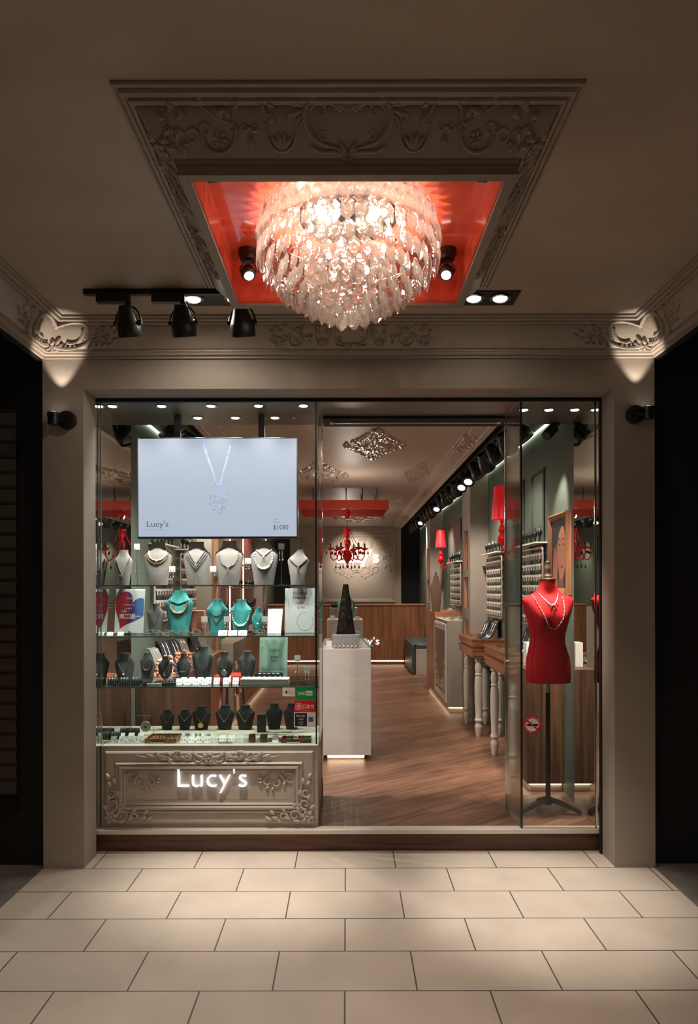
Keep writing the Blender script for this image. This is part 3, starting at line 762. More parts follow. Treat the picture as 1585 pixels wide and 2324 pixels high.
def prism_mesh(w, h, t):
    """flat hexagonal cut prism, pointed below, bevelled faces"""
    out = [(0, 0.0), (w * 0.5, -h * 0.26), (w * 0.5, -h * 0.74), (0, -h), (-w * 0.5, -h * 0.74), (-w * 0.5, -h * 0.26)]
    inn = [(x * 0.50, -h * 0.5 + (y + h * 0.5) * 0.55) for x, y in out]
    g = G()
    vs = [(x, 0, y) for x, y in out] + [(x, -t, y) for x, y in inn] + [(x, t, y) for x, y in inn]
    fs = [(6, 7, 8, 9, 10, 11), (17, 16, 15, 14, 13, 12)]
    for i in range(6):
        j = (i + 1) % 6; fs += [(i, j, 6 + j, 6 + i), (j, i, 12 + i, 12 + j)]
    return vs, fs
tiers = []
for z, r, h in ((3.195, 0.352, 0.10), (3.135, 0.362, 0.10), (3.075, 0.358, 0.10), (3.02, 0.325, 0.10), (2.975, 0.283, 0.095), (2.94, 0.240, 0.09), (2.91, 0.197, 0.09), (2.885, 0.153, 0.085), (2.862, 0.112, 0.085), (2.84, 0.072, 0.085), (2.825, 0.036, 0.085)):
    n = max(3, int(2 * math.pi * r / 0.049)); off = rnd.random()
    for k in range(n):
        tiers.append((z + rnd.uniform(-0.004, 0.004), r + rnd.uniform(-0.006, 0.006), 2 * math.pi * (k + off) / n, h))
def place(vs, z, r, a, tilt):
    M = Matrix.Translation((CX + r * math.cos(a), CY + r * math.sin(a), z)) @ Matrix.Rotation(a + math.pi / 2 + tilt, 4, 'Z') @ Matrix.Rotation(-0.10 + tilt * 0.3, 4, 'X')
    return [M @ Vector(p) for p in vs]
tiers.sort(key=lambda t: (CY + t[1] * math.sin(t[2])) + (t[0] - 3.0) * 0.8)     # nearest and lowest first
vs0, fs0 = prism_mesh(0.050, 0.1, 0.0075)
pm = None; rest = G()
for i, (z, r, a, h) in enumerate(tiers):
    tl = rnd.uniform(-0.26, 0.26); sc_h = h / 0.1
    if i < 100:
        if pm is None:
            pmo = G().add(vs0, fs0).build('crystal_drop', CRYS, ch, False, world=False); pm = pmo.data; o = pmo
        else:
            o = bpy.data.objects.new('crystal_drop', pm); sc.collection.objects.link(o); o.parent = ch
        o.location = (r * math.cos(a), r * math.sin(a), z - 3.2)
        o.rotation_euler = (-0.10 + tl * 0.35, tl * 0.2, a + math.pi / 2 + tl); o.scale = (1, 1, sc_h)
    else:
        rest.add([Vector((p.x, p.y, p.z)) for p in place([(x, y, zz * sc_h) for x, y, zz in vs0], z, r, a, tl)], fs0)
ro = rest.build('crystal_drops', CRYS, ch); ro['kind'] = 'stuff'
for a in (0.9, 2.2, 3.3, 4.3, 5.5):
    lamp('chandelier_glow', 'POINT', (CX + 0.19 * math.cos(a), CY + 0.19 * math.sin(a), 3.08), 7, (1.0, 0.80, 0.60), None, 0.015)

# ---- small ball lamps inside the box
def ball_lamp(x, y, label, lit=True, s=1.0, aim=(0.3, -0.5, -1)):
    t = thing('ball_spotlight', label, 'spotlight', (x, y, 3.2), 'small ball lamps in the red ceiling box')
    G().lathe([(0.045 * s, 0), (0.045 * s, -0.022 * s), (0.036 * s, -0.026 * s), (0.036 * s, -0.045 * s), (0.02 * s, -0.05 * s)], (x, y, 3.199), 24).build('mount', mat('bronze_metal', (62, 42, 36), 0.35, metal=0.7), t, True)
    A = Vector(aim).normalized(); C = Vector((x, y, 3.199 - 0.10 * s)) 
    g = G()
    for q in (-1, 1): g.tube([(x + q * 0.012, y, 3.155), (x + q * 0.036 * s, y, 3.199 - 0.075 * s), (x + q * 0.036 * s, y, C.z)], 0.003, 6)
    g.build('yoke', BLACK, t, True)
    g = G(); g.lathe([(0.002, -0.036 * s), (0.018 * s, -0.032 * s), (0.030 * s, -0.018 * s), (0.034 * s, 0), (0.033 * s, 0.012 * s), (0.028 * s, 0.020 * s)], C, 24, A)
    g.build('ball_housing', BLACK, t, True)
    G().lathe([(0.022 * s, 0), (0.020 * s, 0.004)], C + A * 0.0205 * s, 20, A).build('lens', LENS if lit else BLACKM, t, True)
ball_lamp(-0.44, 3.04, 'ball shaped lamp lit at the back left of the red ceiling box')
ball_lamp(0.455, 3.04, 'ball shaped lamp lit at the back right of the red ceiling box', aim=(-0.2, -0.6, -1))
ball_lamp(-0.455, 2.315, 'dark ball lamp half hidden at the front left corner of the red ceiling box', lit=False, aim=(0.1, 0.5, -1))
ball_lamp(0.47, 2.315, 'dark ball lamp half hidden at the front right corner of the red ceiling box', lit=False, aim=(-0.1, 0.5, -1))

# ---- recessed twin downlights
def twin(x0, x1, label, xs):
    t = thing('twin_downlight', label, 'downlight', ((x0 + x1) / 2, 3.615, 3.234), 'recessed twin downlights of the outer ceiling')
    g = G(); y0, y1 = 3.53, 3.70
    g.box(x0, x1, y0, y1, 3.226, 3.2335)
    g.build('black_tray', BLACK, t)
    for x in xs:
        G().lathe([(0.052, 0), (0.056, -0.006), (0.050, -0.010), (0.044, -0.004)], (x, 3.605, 3.226), 32).build('trim_ring', CHROME, t, True)
        G().lathe([(0.038, -0.006), (0.034, -0.010)], (x, 3.605, 3.225), 28).build('lens', LENS, t, True)
twin(-0.94, -0.53, 'recessed black twin downlight left of the red ceiling box', (-0.815, -0.595))
twin(0.58, 0.918, 'recessed black twin downlight right of the red ceiling box', (0.685, 0.826))

# ---- track spotlights
def track_head_parts(t, c, aim, s=1.0, lens=None, yoke_up=0.09, ring=None):
    """bell shaped spotlight, its pivot at c (world)"""
    A = Vector(aim).normalized(); c = Vector(c)
    side = A.cross(Vector((0, 0, 1))); side = side.normalized() if side.length > 1e-3 else Vector((1, 0, 0))
    G().lathe([(0.012 * s, -0.085 * s), (0.030 * s, -0.083 * s), (0.046 * s, -0.030 * s), (0.058 * s, 0.0), (0.062 * s, 0.012 * s), (0.062 * s, 0.055 * s), (0.058 * s, 0.066 * s), (0.050 * s, 0.062 * s)], c, 24, A).build('housing', BLACK, t, True)
    g = G(); pts = []
    for i in range(13):
        q = math.pi * i / 12
        pts.append(c + side * (0.068 * s * math.cos(q)) + Vector((0, 0, 1)) * (yoke_up * s * math.sin(q)))
    g.tube(pts, 0.005 * s, 6)
    g.cyl(c + side * 0.056 * s, c + side * 0.074 * s, 0.012 * s, 10); g.cyl(c - side * 0.056 * s, c - side * 0.074 * s, 0.012 * s, 10)
    g.cyl(c + Vector((0, 0, yoke_up * s)), c + Vector((0, 0, yoke_up * s + 0.02)), 0.014 * s, 10)
    g.build('yoke', BLACK, t, True)
    if lens is not None:
        G().lathe([(0.040 * s, 0), (0.036 * s, 0.003)], c + A * 0.060 * s, 20, A).build('lens', lens, t, True)
tr = thing('ceiling_track', 'short black ceiling track left of the red ceiling box', 'light track', (-0.99, 3.53, 3.234))
bx('rail', BLACK, -1.365, -0.45, 3.50, 3.529, 3.206, 3.2335, parent=tr)
bx('driver_box', BLACK, X_(223, 3.51), X_(298, 3.51), 3.48, 3.52, 3.158, 3.205, parent=tr, bevel=0.003)
bx('driver_box', BLACK, X_(348, 3.51), X_(423, 3.51), 3.48, 3.52, 3.158, 3.205, parent=tr, bevel=0.003)
for px, lab in ((292, 'leftmost'), (417, 'middle'), (551, 'rightmost')):
    x = X_(px, 3.5)
    t = thing('track_spotlight', f'black bell shaped spotlight, {lab} of the three hanging from the outer ceiling track', 'spotlight', (x, 3.5, 3.15), 'track spotlights of the outer ceiling')
    track_head_parts(t, (x, 3.5, 3.055), (0.06, 0.42, -1), 1.03, None, 0.085)
    G().tube([(x, 3.5, 3.158), (x + 0.015, 3.49, 3.14), (x - 0.005, 3.485, 3.12), (x + 0.01, 3.475, 3.13)], 0.002, 5).build('cable', BLACK, t, True)

# ---- wall lamps on the pillars
def wall_lamp(px, py, hx, label):
    x, z = X_(px, 4.0), Z_(py, 4.0)
    t = thing('wall_uplight', label, 'wall lamp', (x, 4.035, z), 'black wall lamps of the shop front pillars')
    G().lathe([(0.055, 0), (0.055, 0.028), (0.045, 0.034)], (x, 4.039, z), 28, (0, -1, 0)).build('back_plate', BLACK, t, True)
    G().tube([(x, 4.01, z), (x, 3.975, z), (x + hx * 0.6, 3.980, z - 0.01)], 0.014, 8).build('arm', BLACK, t, True)
    G().lathe([(0.026, -0.02), (0.031, -0.015), (0.031, 0.03), (0.034, 0.032), (0.034, 0.052), (0.029, 0.053)], (x + hx, 3.974, z - 0.02), 24).build('lamp_head', BLACK, t, True)
    G().lathe([(0.024, 0), (0.022, 0.002)], (x + hx, 3.974, z + 0.0335), 16).build('lens', LENS, t, True)
wall_lamp(149, 950, -0.060, 'black swivel wall lamp on the left shop front pillar')
wall_lamp(1447, 940, 0.058, 'black swivel wall lamp on the right shop front pillar')
# ================================================================ DISPLAY WINDOW (LEFT)
WX0, WX1 = -1.574, -0.184
WY0, WY1 = 4.315, 4.93
BT = 0.669                       # top of the plinth
S1, S2, S3 = 1.697, 1.369, 1.043     # top faces of the glass shelves

cab = thing('window_plinth', "moulded plaster plinth cabinet under the left display window with glowing Lucy's letters", 'cabinet', (-0.9, 4.7, FZ))
G().box(WX0, WX1, WY0, WY1, FZ + 0.002, BT).build('body', PL_ORN, cab, bevel=0.004)
f = front(WY0)
g = G(); rect_mould(g, f, WX0 + 0.03, FZ + 0.035, WX1 - 0.03, BT - 0.035, [(0, 0), (0, 0.012), (0.01, 0.016), (0.065, 0.010), (0.07, 0.022), (0.078, 0.026), (0.082, 0.016), (0.09, 0.016), (0.094, 0.028), (0.106, 0.030), (0.114, 0.014), (0.122, 0.020), (0.13, 0.004), (0.145, 0.004)])
g.build('panel_moulding', PL_ORN, cab)
for s in (-1, 1):
    xc = WX0 + 0.04 if s > 0 else WX1 - 0.04
    g = G(); cluster(g, lambda u, v, h: f(xc + s * u, FZ + 0.045 + v, 0.022 + h), 0.30)
    g.build('corner_ornament', PL_ORN, cab, True)
    g = G(); scrollpair(g, lambda u, v, h: f(-0.879 - s * 0.43 + u, 0.455 + v, 0.004 + h), 0.20, s)
    g.build('scroll_ornament', PL_ORN, cab, True)
g = G()
for s in (-1, 1):
    q = lambda u, v, h: f(-0.879 + s * u, BT - 0.075 + v, 0.022 + h)
    for (u, v, r, a, d) in ((0.07, 0.0, 0.030, 3, 1), (0.13, 0.01, 0.026, 0, -1), (0.20, 0.01, 0.034, 1, 1), (0.27, 0.015, 0.022, 3, -1)):
        p = spiral((u, v), r, a, 1.1, d, 22, 0.3); g.ribbon(p, taper(23, 0.008), q, 1)
    for k in range(9): leaf(g, q, (0.03 + 0.04 * k, 0.0 + 0.012 * math.sin(k)), 0.5 * math.sin(k * 2), 0.045, 0.010, 0.4)
    p = bez((0.25, 0.0), (0.32, 0.03), (0.38, -0.01), (0.46, 0.02), 12); g.ribbon(p, taper(13, 0.006), q, 1)
flower(g, lambda u, v, h: f(-0.879 + u, BT - 0.075 + v, 0.024 + h), (0, 0), 0.045, 8)
g.build('crest_ornament', PL_ORN, cab, True)
text("Lucy's", f, X_(404, WY0), Z_(1797, WY0), X_(560, WY0) - X_(404, WY0), Z_(1741, WY0) - Z_(1797, WY0), 0.018, LETTER, 'illuminated_letters', cab, 0.005, bold=-0.022)

# glazing
def pane(name, label, *a, m=GLASS):
    o = G().box(*a).build(name, m)
    return tag(origin(o, ((a[0] + a[1]) / 2, (a[2] + a[3]) / 2, a[4])), label, 'glass pane')
pane('front_glass', 'clear front glass of the left display window', WX0 + 0.002, X_(716, GY), GY, GY + 0.010, BT + 0.02, SOF - 0.001)
pane('side_glass', 'clear side glass of the left display window beside the open entrance', WX1 + 0.004, WX1 + 0.012, 4.30, 4.855, BT + 0.02, SOF - 0.001)
pane('front_glass', 'clear front glass of the right vitrine in front of the red dress form', 1.114, 1.594, GY, GY + 0.010, FZ + 0.008, SOF - 0.004)
pane('side_glass', 'clear side glass of the right vitrine beside the open entrance', 1.104, 1.112, 4.30, 4.668, FZ + 0.008, SOF - 0.001)
def bar(name, label, m, *a, cat='frame'):
    o = G().box(*a).build(name, m, bevel=min(0.001, abs(a[1] - a[0]) * 0.2))
    return tag(origin(o, ((a[0] + a[1]) / 2, (a[2] + a[3]) / 2, a[4])), label, cat)
bar('glass_edge_profile', 'thin black upright at the right front edge of the left display window', BLACK, X_(716, GY), X_(719.5, GY), GY - 0.002, GY + 0.012, BT + 0.015, SOF - 0.002)
bar('steel_upright', 'bright steel upright at the inner corner of the left display window', CHROME, WX1 + 0.002, WX1 + 0.014, 4.857, 4.873, FZ + 0.002, 2.8715)
bar('steel_upright', 'slim bright steel upright at the left front edge of the left display window', CHROME, WX0 + 0.004, WX0 + 0.012, GY + 0.012, GY + 0.024, BT + 0.015, SOF - 0.002)
bar('glass_edge_profile', 'black upright at the left front edge of the right vitrine', BLACK, X_(1182, GY), X_(1186, GY), GY - 0.002, GY + 0.012, FZ + 0.007, SOF - 0.002)
bar('steel_upright', 'brown steel upright behind the side glass of the right vitrine', CHROME, 1.100, 1.116, 4.670, 4.688, FZ + 0.002, 2.8715)
bar('steel_upright', 'slim bright steel upright at the right front edge of the right vitrine', CHROME, X_(1352, GY), X_(1356, GY), GY + 0.012, GY + 0.02, FZ + 0.007, SOF - 0.006)
bar('steel_head_rail', 'thin steel rail along the top of the right vitrine glass', CHROME, 1.114, X_(1351, GY), GY + 0.012, GY + 0.02, SOF - 0.014, SOF - 0.006)
pane('mirror_panel', 'tall mirror panel lining the left side of the left display window', WX0 - 0.012, WX0 - 0.002, 4.236, 4.935, FZ + 0.002, SOF - 0.001, m=MIRROR)['category'] = 'mirror'
pane('mirror_panel', 'tall mirror panel lining the right side of the right vitrine', 1.608, 1.618, 4.263, 4.76, FZ + 0.002, SOF - 0.001, m=MIRROR)['category'] = 'mirror'
for z, w in ((S1, 'top'), (S2, 'middle'), (S3, 'lowest')):
    t = thing('glass_shelf', f'{w} glass shelf of the left display window with a greenish front edge', 'shelf', (-0.9, 4.7, z - 0.008), 'glass shelves of the display window')
    G().box(WX0 + 0.003, WX1 - 0.002, 4.3345, 4.87, z - 0.008, z).build('glass_board', SHELFG, t)
    G().box(WX0 + 0.003, WX1 - 0.002, 4.3315, 4.3344, z - 0.008, z).build('front_edge', SEDGE, t)
    for x in (WX0 + 0.006, WX1 + 0.001): 
        G().cyl((x, 4.36, z - 0.006), (x, 4.36, z - 0.016), 0.005, 10).build('clip', CHROME, t)
# soffit spots
t0 = None
for i, (px, y) in enumerate(CASE_L):
    x = X_(px, y)
    labs = ['leftmost of the front row', 'second from the left in the front row', 'middle one of the front row', 'fourth from the left in the front row', 'rightmost of the front row',
            'left one of the back row of three', 'middle one of the back row of three', 'right one of the back row of three']
    lab = f'round downlight over the display window, {labs[i]}'
    if t0 is None:
        t0 = thing('recessed_downlight', lab, 'downlight', (x, y, SOF), 'downlights over the display window')
        G().lathe([(0.030, 0), (0.030, -0.004), (0.041, -0.006), (0.042, 0)], (0, 0, -0.0005), 28).build('trim_ring', CHROME, t0, True, world=False)
        G().lathe([(0.028, -0.004), (0.024, -0.007)], (0, 0, -0.0005), 24).build('lens', LENS, t0, True, world=False)
    else: copy_tree(t0, (x, y, SOF), lab)
for px, w in ((1190, 'left'), (1247, 'middle'), (1306, 'right')):
    copy_tree(t0, (X_(px, 4.53), 4.53, SOF), f'round downlight in the soffit of the right vitrine, {w} of three', 'downlights over the right vitrine')

# television
TY = 4.60
tv = thing('television', "large flat screen in the window showing a heart pendant on pale blue", 'television', (X_(494, TY), TY, Z_(1106, TY)))
tx0, tx1, tz0, tz1 = X_(315, TY), X_(674, TY), Z_(1217, TY), Z_(995, TY)
G().box(tx0 - 0.008, tx1 + 0.008, TY, TY + 0.045, tz0 - 0.014, tz1 + 0.008).build('casing', BLACK, tv, bevel=0.003)
G().box(tx0, tx1, TY - 0.003, TY - 0.0005, tz0, tz1).build('screen', SCREEN, tv)
sf = front(TY - 0.003)
def P2(px, py): return (X_(px, TY), Z_(py, TY))
g = G()
for (a, b) in (((460, 1001), (494, 1102)), ((527, 1001), (500, 1102))):
    A = P2(*a); B = P2(*b); n = 26
    for i in range(n):
        t = (i + 0.5) / n; x = A[0] + (B[0] - A[0]) * t; z = A[1] + (B[1] - A[1]) * t
        r = 0.0062; pts = [(x + r * (0.5 if i % 2 else 0.8) * math.cos(q), z + r * 1.3 * math.sin(q)) for q in [k * math.pi / 5 for k in range(11)]]
        g.ribbon(pts, 0.0019, sf, 0.3, 3)
A = P2(497, 1104); g.ribbon([(A[0], A[1]), (A[0] + 0.002, A[1] - 0.02), (A[0], A[1] - 0.04)], [0.002, 0.005, 0.002], sf, 0.2, 3)
g.build('chain_picture', PRNTG, tv)
hx, hz = P2(498, 1146); rr = random.Random(3); g = G(); g2 = G()
def inheart(u, v): u = abs(u); return (u * u + v * v - 1) ** 3 - u * u * v ** 3 < 0
for i in range(240):
    u, v = rr.uniform(-1.2, 1.2), rr.uniform(-1.15, 1.25)
    if not inheart(u, v): continue
    x, z = hx + u * 0.060, hz + v * 0.066; a = rr.uniform(0, 3.14); l = rr.uniform(0.003, 0.010)
    (g if i % 3 else g2).ribbon([(x, z), (x + l * math.cos(a), z + l * math.sin(a))], rr.uniform(0.0007, 0.0022), sf, 0.3, 3)
pts = []
for i in range(61):
    q = i * math.pi / 30; pts.append((hx + 0.0040 * 16 * math.sin(q) ** 3, hz + 0.0040 * (13 * math.cos(q) - 5 * math.cos(2 * q) - 2 * math.cos(3 * q) - math.cos(4 * q)) + 0.004))
g.ribbon(pts, 0.0014, sf, 0.3, 3)
g.build('heart_picture', PRNTG, tv); g2.build('heart_picture_shadows', PRNT, tv)
text("Lucy's", sf, *P2(334, 1199), X_(383, TY) - X_(334, TY), 0.052, 0.0006, PRNT, 'screen_text', tv)
text("SWEET FASHION JEWELRY", sf, *P2(335, 1203), X_(383, TY) - X_(335, TY), 0.005, 0.0006, PRNTG, 'screen_small_text', tv)
text("$1080", sf, *P2(621, 1203), X_(656, TY) - X_(622, TY), 0.036, 0.0006, PRNT, 'screen_price', tv)
text("特價", sf, *P2(622, 1181), 0.024, 0.010, 0.0006, PRNTG, 'screen_small_text', tv)
text("$1580", sf, *P2(622, 1187), 0.045, 0.010, 0.0006, PRNTG, 'screen_small_text', tv)
g = G()
for px in (404, 595): g.box(X_(px - 7, 4.66), X_(px + 7, 4.66), 4.648, 4.68, tz1 - 0.2, SOF - 0.001)
g.build('hanging_pole', BLACK, tv)

# ---- necklace busts
BP = [(0.0, 0.335), (0.20, 0.375), (0.40, 0.43), (0.55, 0.47), (0.64, 0.495), (0.69, 0.50), (0.73, 0.47), (0.77, 0.41), (0.81, 0.345), (0.85, 0.29), (0.89, 0.255), (0.93, 0.235), (0.97, 0.232), (0.985, 0.245), (1.0, 0.245)]
OV = [(0.0, 0.12), (0.05, 0.25), (0.15, 0.36), (0.32, 0.46), (0.5, 0.5), (0.64, 0.47), (0.72, 0.38), (0.79, 0.27), (0.85, 0.22), (0.92, 0.20), (1.0, 0.22)]
def interp(T, t):
    for (a, x), (b, y) in zip(T, T[1:]):
        if t <= b: return x + (y - x) * (t - a) / (b - a)
    return T[-1][1]
def depth(t):     # centre line leans back, chest bulges
    return 0.02 + 0.10 * t
def bust_front(prof, w, h, x, t):
    """front surface offset (y) of the bust at sideways place x and height share t"""
    hw = interp(prof, max(0, min(1, t))) * w; q = min(1, abs(x) / hw); bul = 0.13 * w + 0.05 * w * math.sin(math.pi * min(1, t / 0.8))
    if t > 0.70: k = min(1, (t - 0.70) / 0.2); bul = bul * (1 - k) + 0.12 * w * k
    return depth(t) * h * 0.6 - bul * math.sqrt(max(0, 1 - q * q))
def make_bust(name, label, m, w, h, loc, group, prof=BP, rz=0.0, pedestal=False):
    g = G(); vs = []; n = 20; T = [i / 22 for i in range(23)]
    for t in T:
        hw = interp(prof, t) * w; row = []
        for k in range(n // 2 + 1):
            x = -hw * math.cos(math.pi * k / (n // 2)); row.append((x, bust_front(prof, w, h, x * 0.9999, t), t * h))
        for k in range(1, n // 2):
            x = hw * math.cos(math.pi * k / (n // 2)); row.append((x, depth(t) * h * 0.6 + (0.05 * w * (1 - min(1, max(0, (t - 0.7) / 0.16))) + hw * 1.1 * min(1, max(0, (t - 0.7) / 0.16))) * math.sin(math.pi * k / (n // 2)), t * h))
        vs += row
    m_ = len(T); fs = [(i * n + k, i * n + (k + 1) % n, (i + 1) * n + (k + 1) % n, (i + 1) * n + k) for i in range(m_ - 1) for k in range(n)]
    fs += [tuple(range(n - 1, -1, -1)), tuple((m_ - 1) * n + k for k in range(n))]
    g.add(vs, fs)
    o = g.build(name, m, None, True, world=False)
    o.location = loc; o.rotation_euler = (0, 0, rz)
    tag(o, label, 'necklace bust', group)
    if h > 0.12: # easel foot behind
        s = G().box(-0.012, 0.012, 0.03 * h / 0.3, 0.28 * h, 0.0, 0.012); s.build('foot', m, o, world=False)
    return o
def necklace(label, loc, w, h, prof, style, mats, group=None, beads=44, ws=0.20, t0=0.80, t1=0.38, r=0.0032, pend=None, rows=1, pm=None):
    """style 'U' or 'V'; drawn from one side of the neck (t0) down to t1"""
    root = None
    for row in range(rows):
        g = G(); pts = []
        wn = ws * (1 + 0.25 * row); tb = t1 - 0.07 * row; ta = t0 - 0.02 * row
        for i in range(beads + 1):
            q = -1 + 2 * i / beads
            if style == 'U': x = wn * math.sin(q * math.pi / 2) ; t = tb + (ta - tb) * (1 - math.cos(q * math.pi / 2) ** 0.8)
            else: x = wn * q; t = tb + (ta - tb) * (abs(q) ** 1.15)
            x *= w * 1.0
            y = bust_front(prof, w, h, min(abs(x), interp(prof, t) * w * 0.97), t)
            pts.append((x, y - r * 0.9, t * h))
        if mats[1] == 'chain': g.tube(pts, r * 0.55, 5)
        else:
            rr = random.Random(row * 7 + beads)
            for i, p in enumerate(pts):
                k = (1.0 + (1.1 if mats[1] == 'grad' else 0.0) * (1 - abs(-1 + 2 * i / beads)) ** 1.5) * rr.uniform(0.85, 1.15)
                if mats[1] == 'grad' and i % 2 and abs(-1 + 2 * i / beads) < 0.6: continue
                g.ball(p, r * k, 7, 4)
        if root is None:
            root = g.build('necklace', mats[0], None, True, world=False); root.location = loc; tag(root, label, 'necklace', group)
            mid = pts[len(pts) // 2]
        else: 
            g.build('strand', mats[0] if row != 1 or pm is None else pm, root, True, world=False)
    if pend:
        g = G(); x, y, z = mid; y -= 0.004
        if pend == 'drop':
            g.lathe([(0.0005, 0.006), (0.003, 0), (0.0085, -0.014), (0.009, -0.02), (0.005, -0.027), (0.0005, -0.029)], (x, y - 0.003, z - 0.004), 14)
        elif pend == 'bar':
            g.box(x - 0.018, x + 0.018, y - 0.004, y, z - 0.012, z - 0.002)
        elif pend == 'disc':
            g.lathe([(0.018, -0.002), (0.020, 0), (0.018, 0.002)], (x, y - 0.003, z - 0.02), 24, (0, -1, 0))
        elif pend == 'ball': g.ball((x, y - 0.003, z - 0.009), 0.007, 10, 6)
        elif pend == 'cluster':
            for dx, dz in ((0, -0.006), (-0.010, -0.003), (0.010, -0.003), (-0.005, -0.014), (0.005, -0.014), (0, -0.022)): g.ball((x + dx, y - 0.003, z + dz), 0.0052, 8, 5)
        g.build('pendant', pm or mats[0], root, True, world=False)
    return root
def px_bust(name, label, m, x0, x1, ytop, ybase_z, Y, group, prof=BP):
    xc = X_((x0 + x1) / 2, Y); w = (x1 - x0) * Y / F; h = Z_(ytop, Y) - ybase_z
    b = make_bust(name, label, m, w, h, (xc, Y, ybase_z + 0.0005), group, prof)
    return (xc, Y, ybase_z + 0.0005), w, h
GRP1 = 'grey necklace busts on the top glass shelf'
top = [
 (258, 300, 1247, 'short grey velvet bust at the left end of the top glass shelf', dict(style='V', mats=(SILV, 'bead'), ws=0.36, t0=0.76, t1=0.30, r=0.0036, beads=40, pend='bar'), 'beaded silver necklace with a bar pendant on the leftmost bust of the top shelf'),
 (325, 391, 1228, 'tall grey bust, second from the left on the top shelf, with pearl and rose necklace', dict(style='U', mats=(PEARL, 'bead'), ws=0.30, t0=0.80, t1=0.56, r=0.0040, beads=34, rows=2, pm=GOLD, pend='ball'), 'pearl and rose double necklace on the second bust of the top shelf'),
 (415, 478, 1229, 'tall grey bust, third from the left on the top shelf, with wide bib', dict(style='V', mats=(SILV, 'bead'), ws=0.30, t0=0.79, t1=0.50, r=0.0042, beads=34, rows=3, pend='drop'), 'wide three row silver bib necklace on the third bust of the top shelf'),
 (487, 553, 1227, 'tall grey bust, fourth from the left on the top shelf, with flower cluster necklace', dict(style='U', mats=(SILV, 'bead'), ws=0.34, t0=0.76, t1=0.42, r=0.0034, beads=34, pend='cluster'), 'silver necklace with a flower cluster on the fourth bust of the top shelf'),
 (567, 632, 1227, 'tall grey bust, fifth from the left on the top shelf, with large white beads', dict(style='U', mats=(PEARL, 'grad'), ws=0.32, t0=0.72, t1=0.36, r=0.0050, beads=30), 'necklace of growing white beads on the fifth bust of the top shelf'),
 (653, 702, 1247, 'small grey bust at the right end of the top glass shelf', dict(style='V', mats=(SILV, 'bead'), ws=0.42, t0=0.74, t1=0.52, r=0.0036, beads=34, pend='drop', pm=GOLD), 'silver rope necklace with an amber drop on the rightmost bust of the top shelf'),
]
for (a, b, yt, lab, kw, nl) in top:
    loc, w, h = px_bust('necklace_bust', lab, GREYF, a, b, yt, S1, 4.50 if a == 258 else 4.62, GRP1)
    necklace(nl, loc, w, h, BP, group='necklaces in the display window', **kw)
necklace('short white choker above the large beads on the fifth bust of the top shelf', (X_(599.5, 4.62), 4.62, S1), 65 * 4.62 / F, Z_(1227, 4.62) - S1, BP, 'V', (PEARL, 'bead'), 'necklaces in the display window', 34, 0.27, 0.80, 0.66, 0.0032, 'ball')
mid = [
 (332, 372, 1370, DGREYF, 'plain dark grey bust beside the heart poster on the middle shelf', dict(style='V', mats=(GOLD, 'chain'), ws=0.30, t0=0.74, t1=0.30, r=0.002, beads=20), 'thin gold chain on the dark grey bust of the middle shelf', BP),
 (374, 438, 1339, TEALF, 'largest teal velvet bust, left of centre on the middle shelf', dict(style='U', mats=(CORAL, 'grad'), ws=0.30, t0=0.72, t1=0.46, r=0.0042, beads=30), 'rose gold necklace with coral stones on the largest teal bust', BP),
 (468, 517, 1359, TEALF, 'middle sized teal bust wearing two pale chains on the middle shelf', dict(style='V', mats=(SILV, 'bead'), ws=0.36, t0=0.70, t1=0.30, r=0.0030, beads=34), 'silver necklace on the teal bust in the centre of the middle shelf', BP),
 (522, 571, 1360, TEALF, 'teal bust wearing a heavy white bead necklace on the middle shelf', dict(style='U', mats=(PEARL, 'grad'), ws=0.40, t0=0.68, t1=0.20, r=0.0042, beads=30), 'heavy white bead necklace on the teal bust right of centre', BP),
 (571, 600, 1379, TEALF, 'small oval teal bust wearing a pearl pendant on the middle shelf', dict(style='V', mats=(SILV, 'chain'), ws=0.34, t0=0.72, t1=0.40, r=0.0018, beads=20, pend='ball', pm=PEARL), 'fine chain with a pearl pendant on the small oval teal bust', OV),
]
for (a, b, yt, m, lab, kw, nl, pr) in mid:
    loc, w, h = px_bust('necklace_bust', lab, m, a, b, yt, S2, 4.66, 'busts on the middle glass shelf', pr)
    necklace(nl, loc, w, h, pr, group='necklaces in the display window', **kw)
necklace('short pale gold choker on the largest teal bust', (X_(406, 4.66), 4.66, S2), 64 * 4.66 / F, Z_(1339, 4.66) - S2, BP, 'V', (GOLD, 'bead'), 'necklaces in the display window', 34, 0.33, 0.76, 0.68, 0.0030)
necklace('shorter rounded chain on the teal bust in the centre of the middle shelf', (X_(492.5, 4.66), 4.66, S2), 49 * 4.66 / F, Z_(1359, 4.66) - S2, BP, 'U', (GOLD, 'bead'), 'necklaces in the display window', 30, 0.27, 0.78, 0.50, 0.0024)
low = [
 (259, 306, 1482, 'wide dark grey bust wearing a lariat with a white pearl on the lowest shelf', 'V', BP),
 (317, 347, 1481, 'narrow dark grey bust wearing black and white beads on the lowest shelf', 'U', BP), (358, 391, 1489, 'oval grey bust wearing a thin drop chain on the lowest shelf, left one', 'V', OV),
 (400, 432, 1483, 'oval grey bust on the lowest shelf left of the largest grey bust', 'V', OV), (435, 485, 1467, 'largest dark grey bust in the middle of the lowest shelf', 'U', BP),
 (490, 529, 1479, 'dark grey bust right of the largest one on the lowest shelf', 'V', OV), (541, 580, 1478, 'dark grey bust on the lowest shelf beside the pale green poster', 'V', BP)]
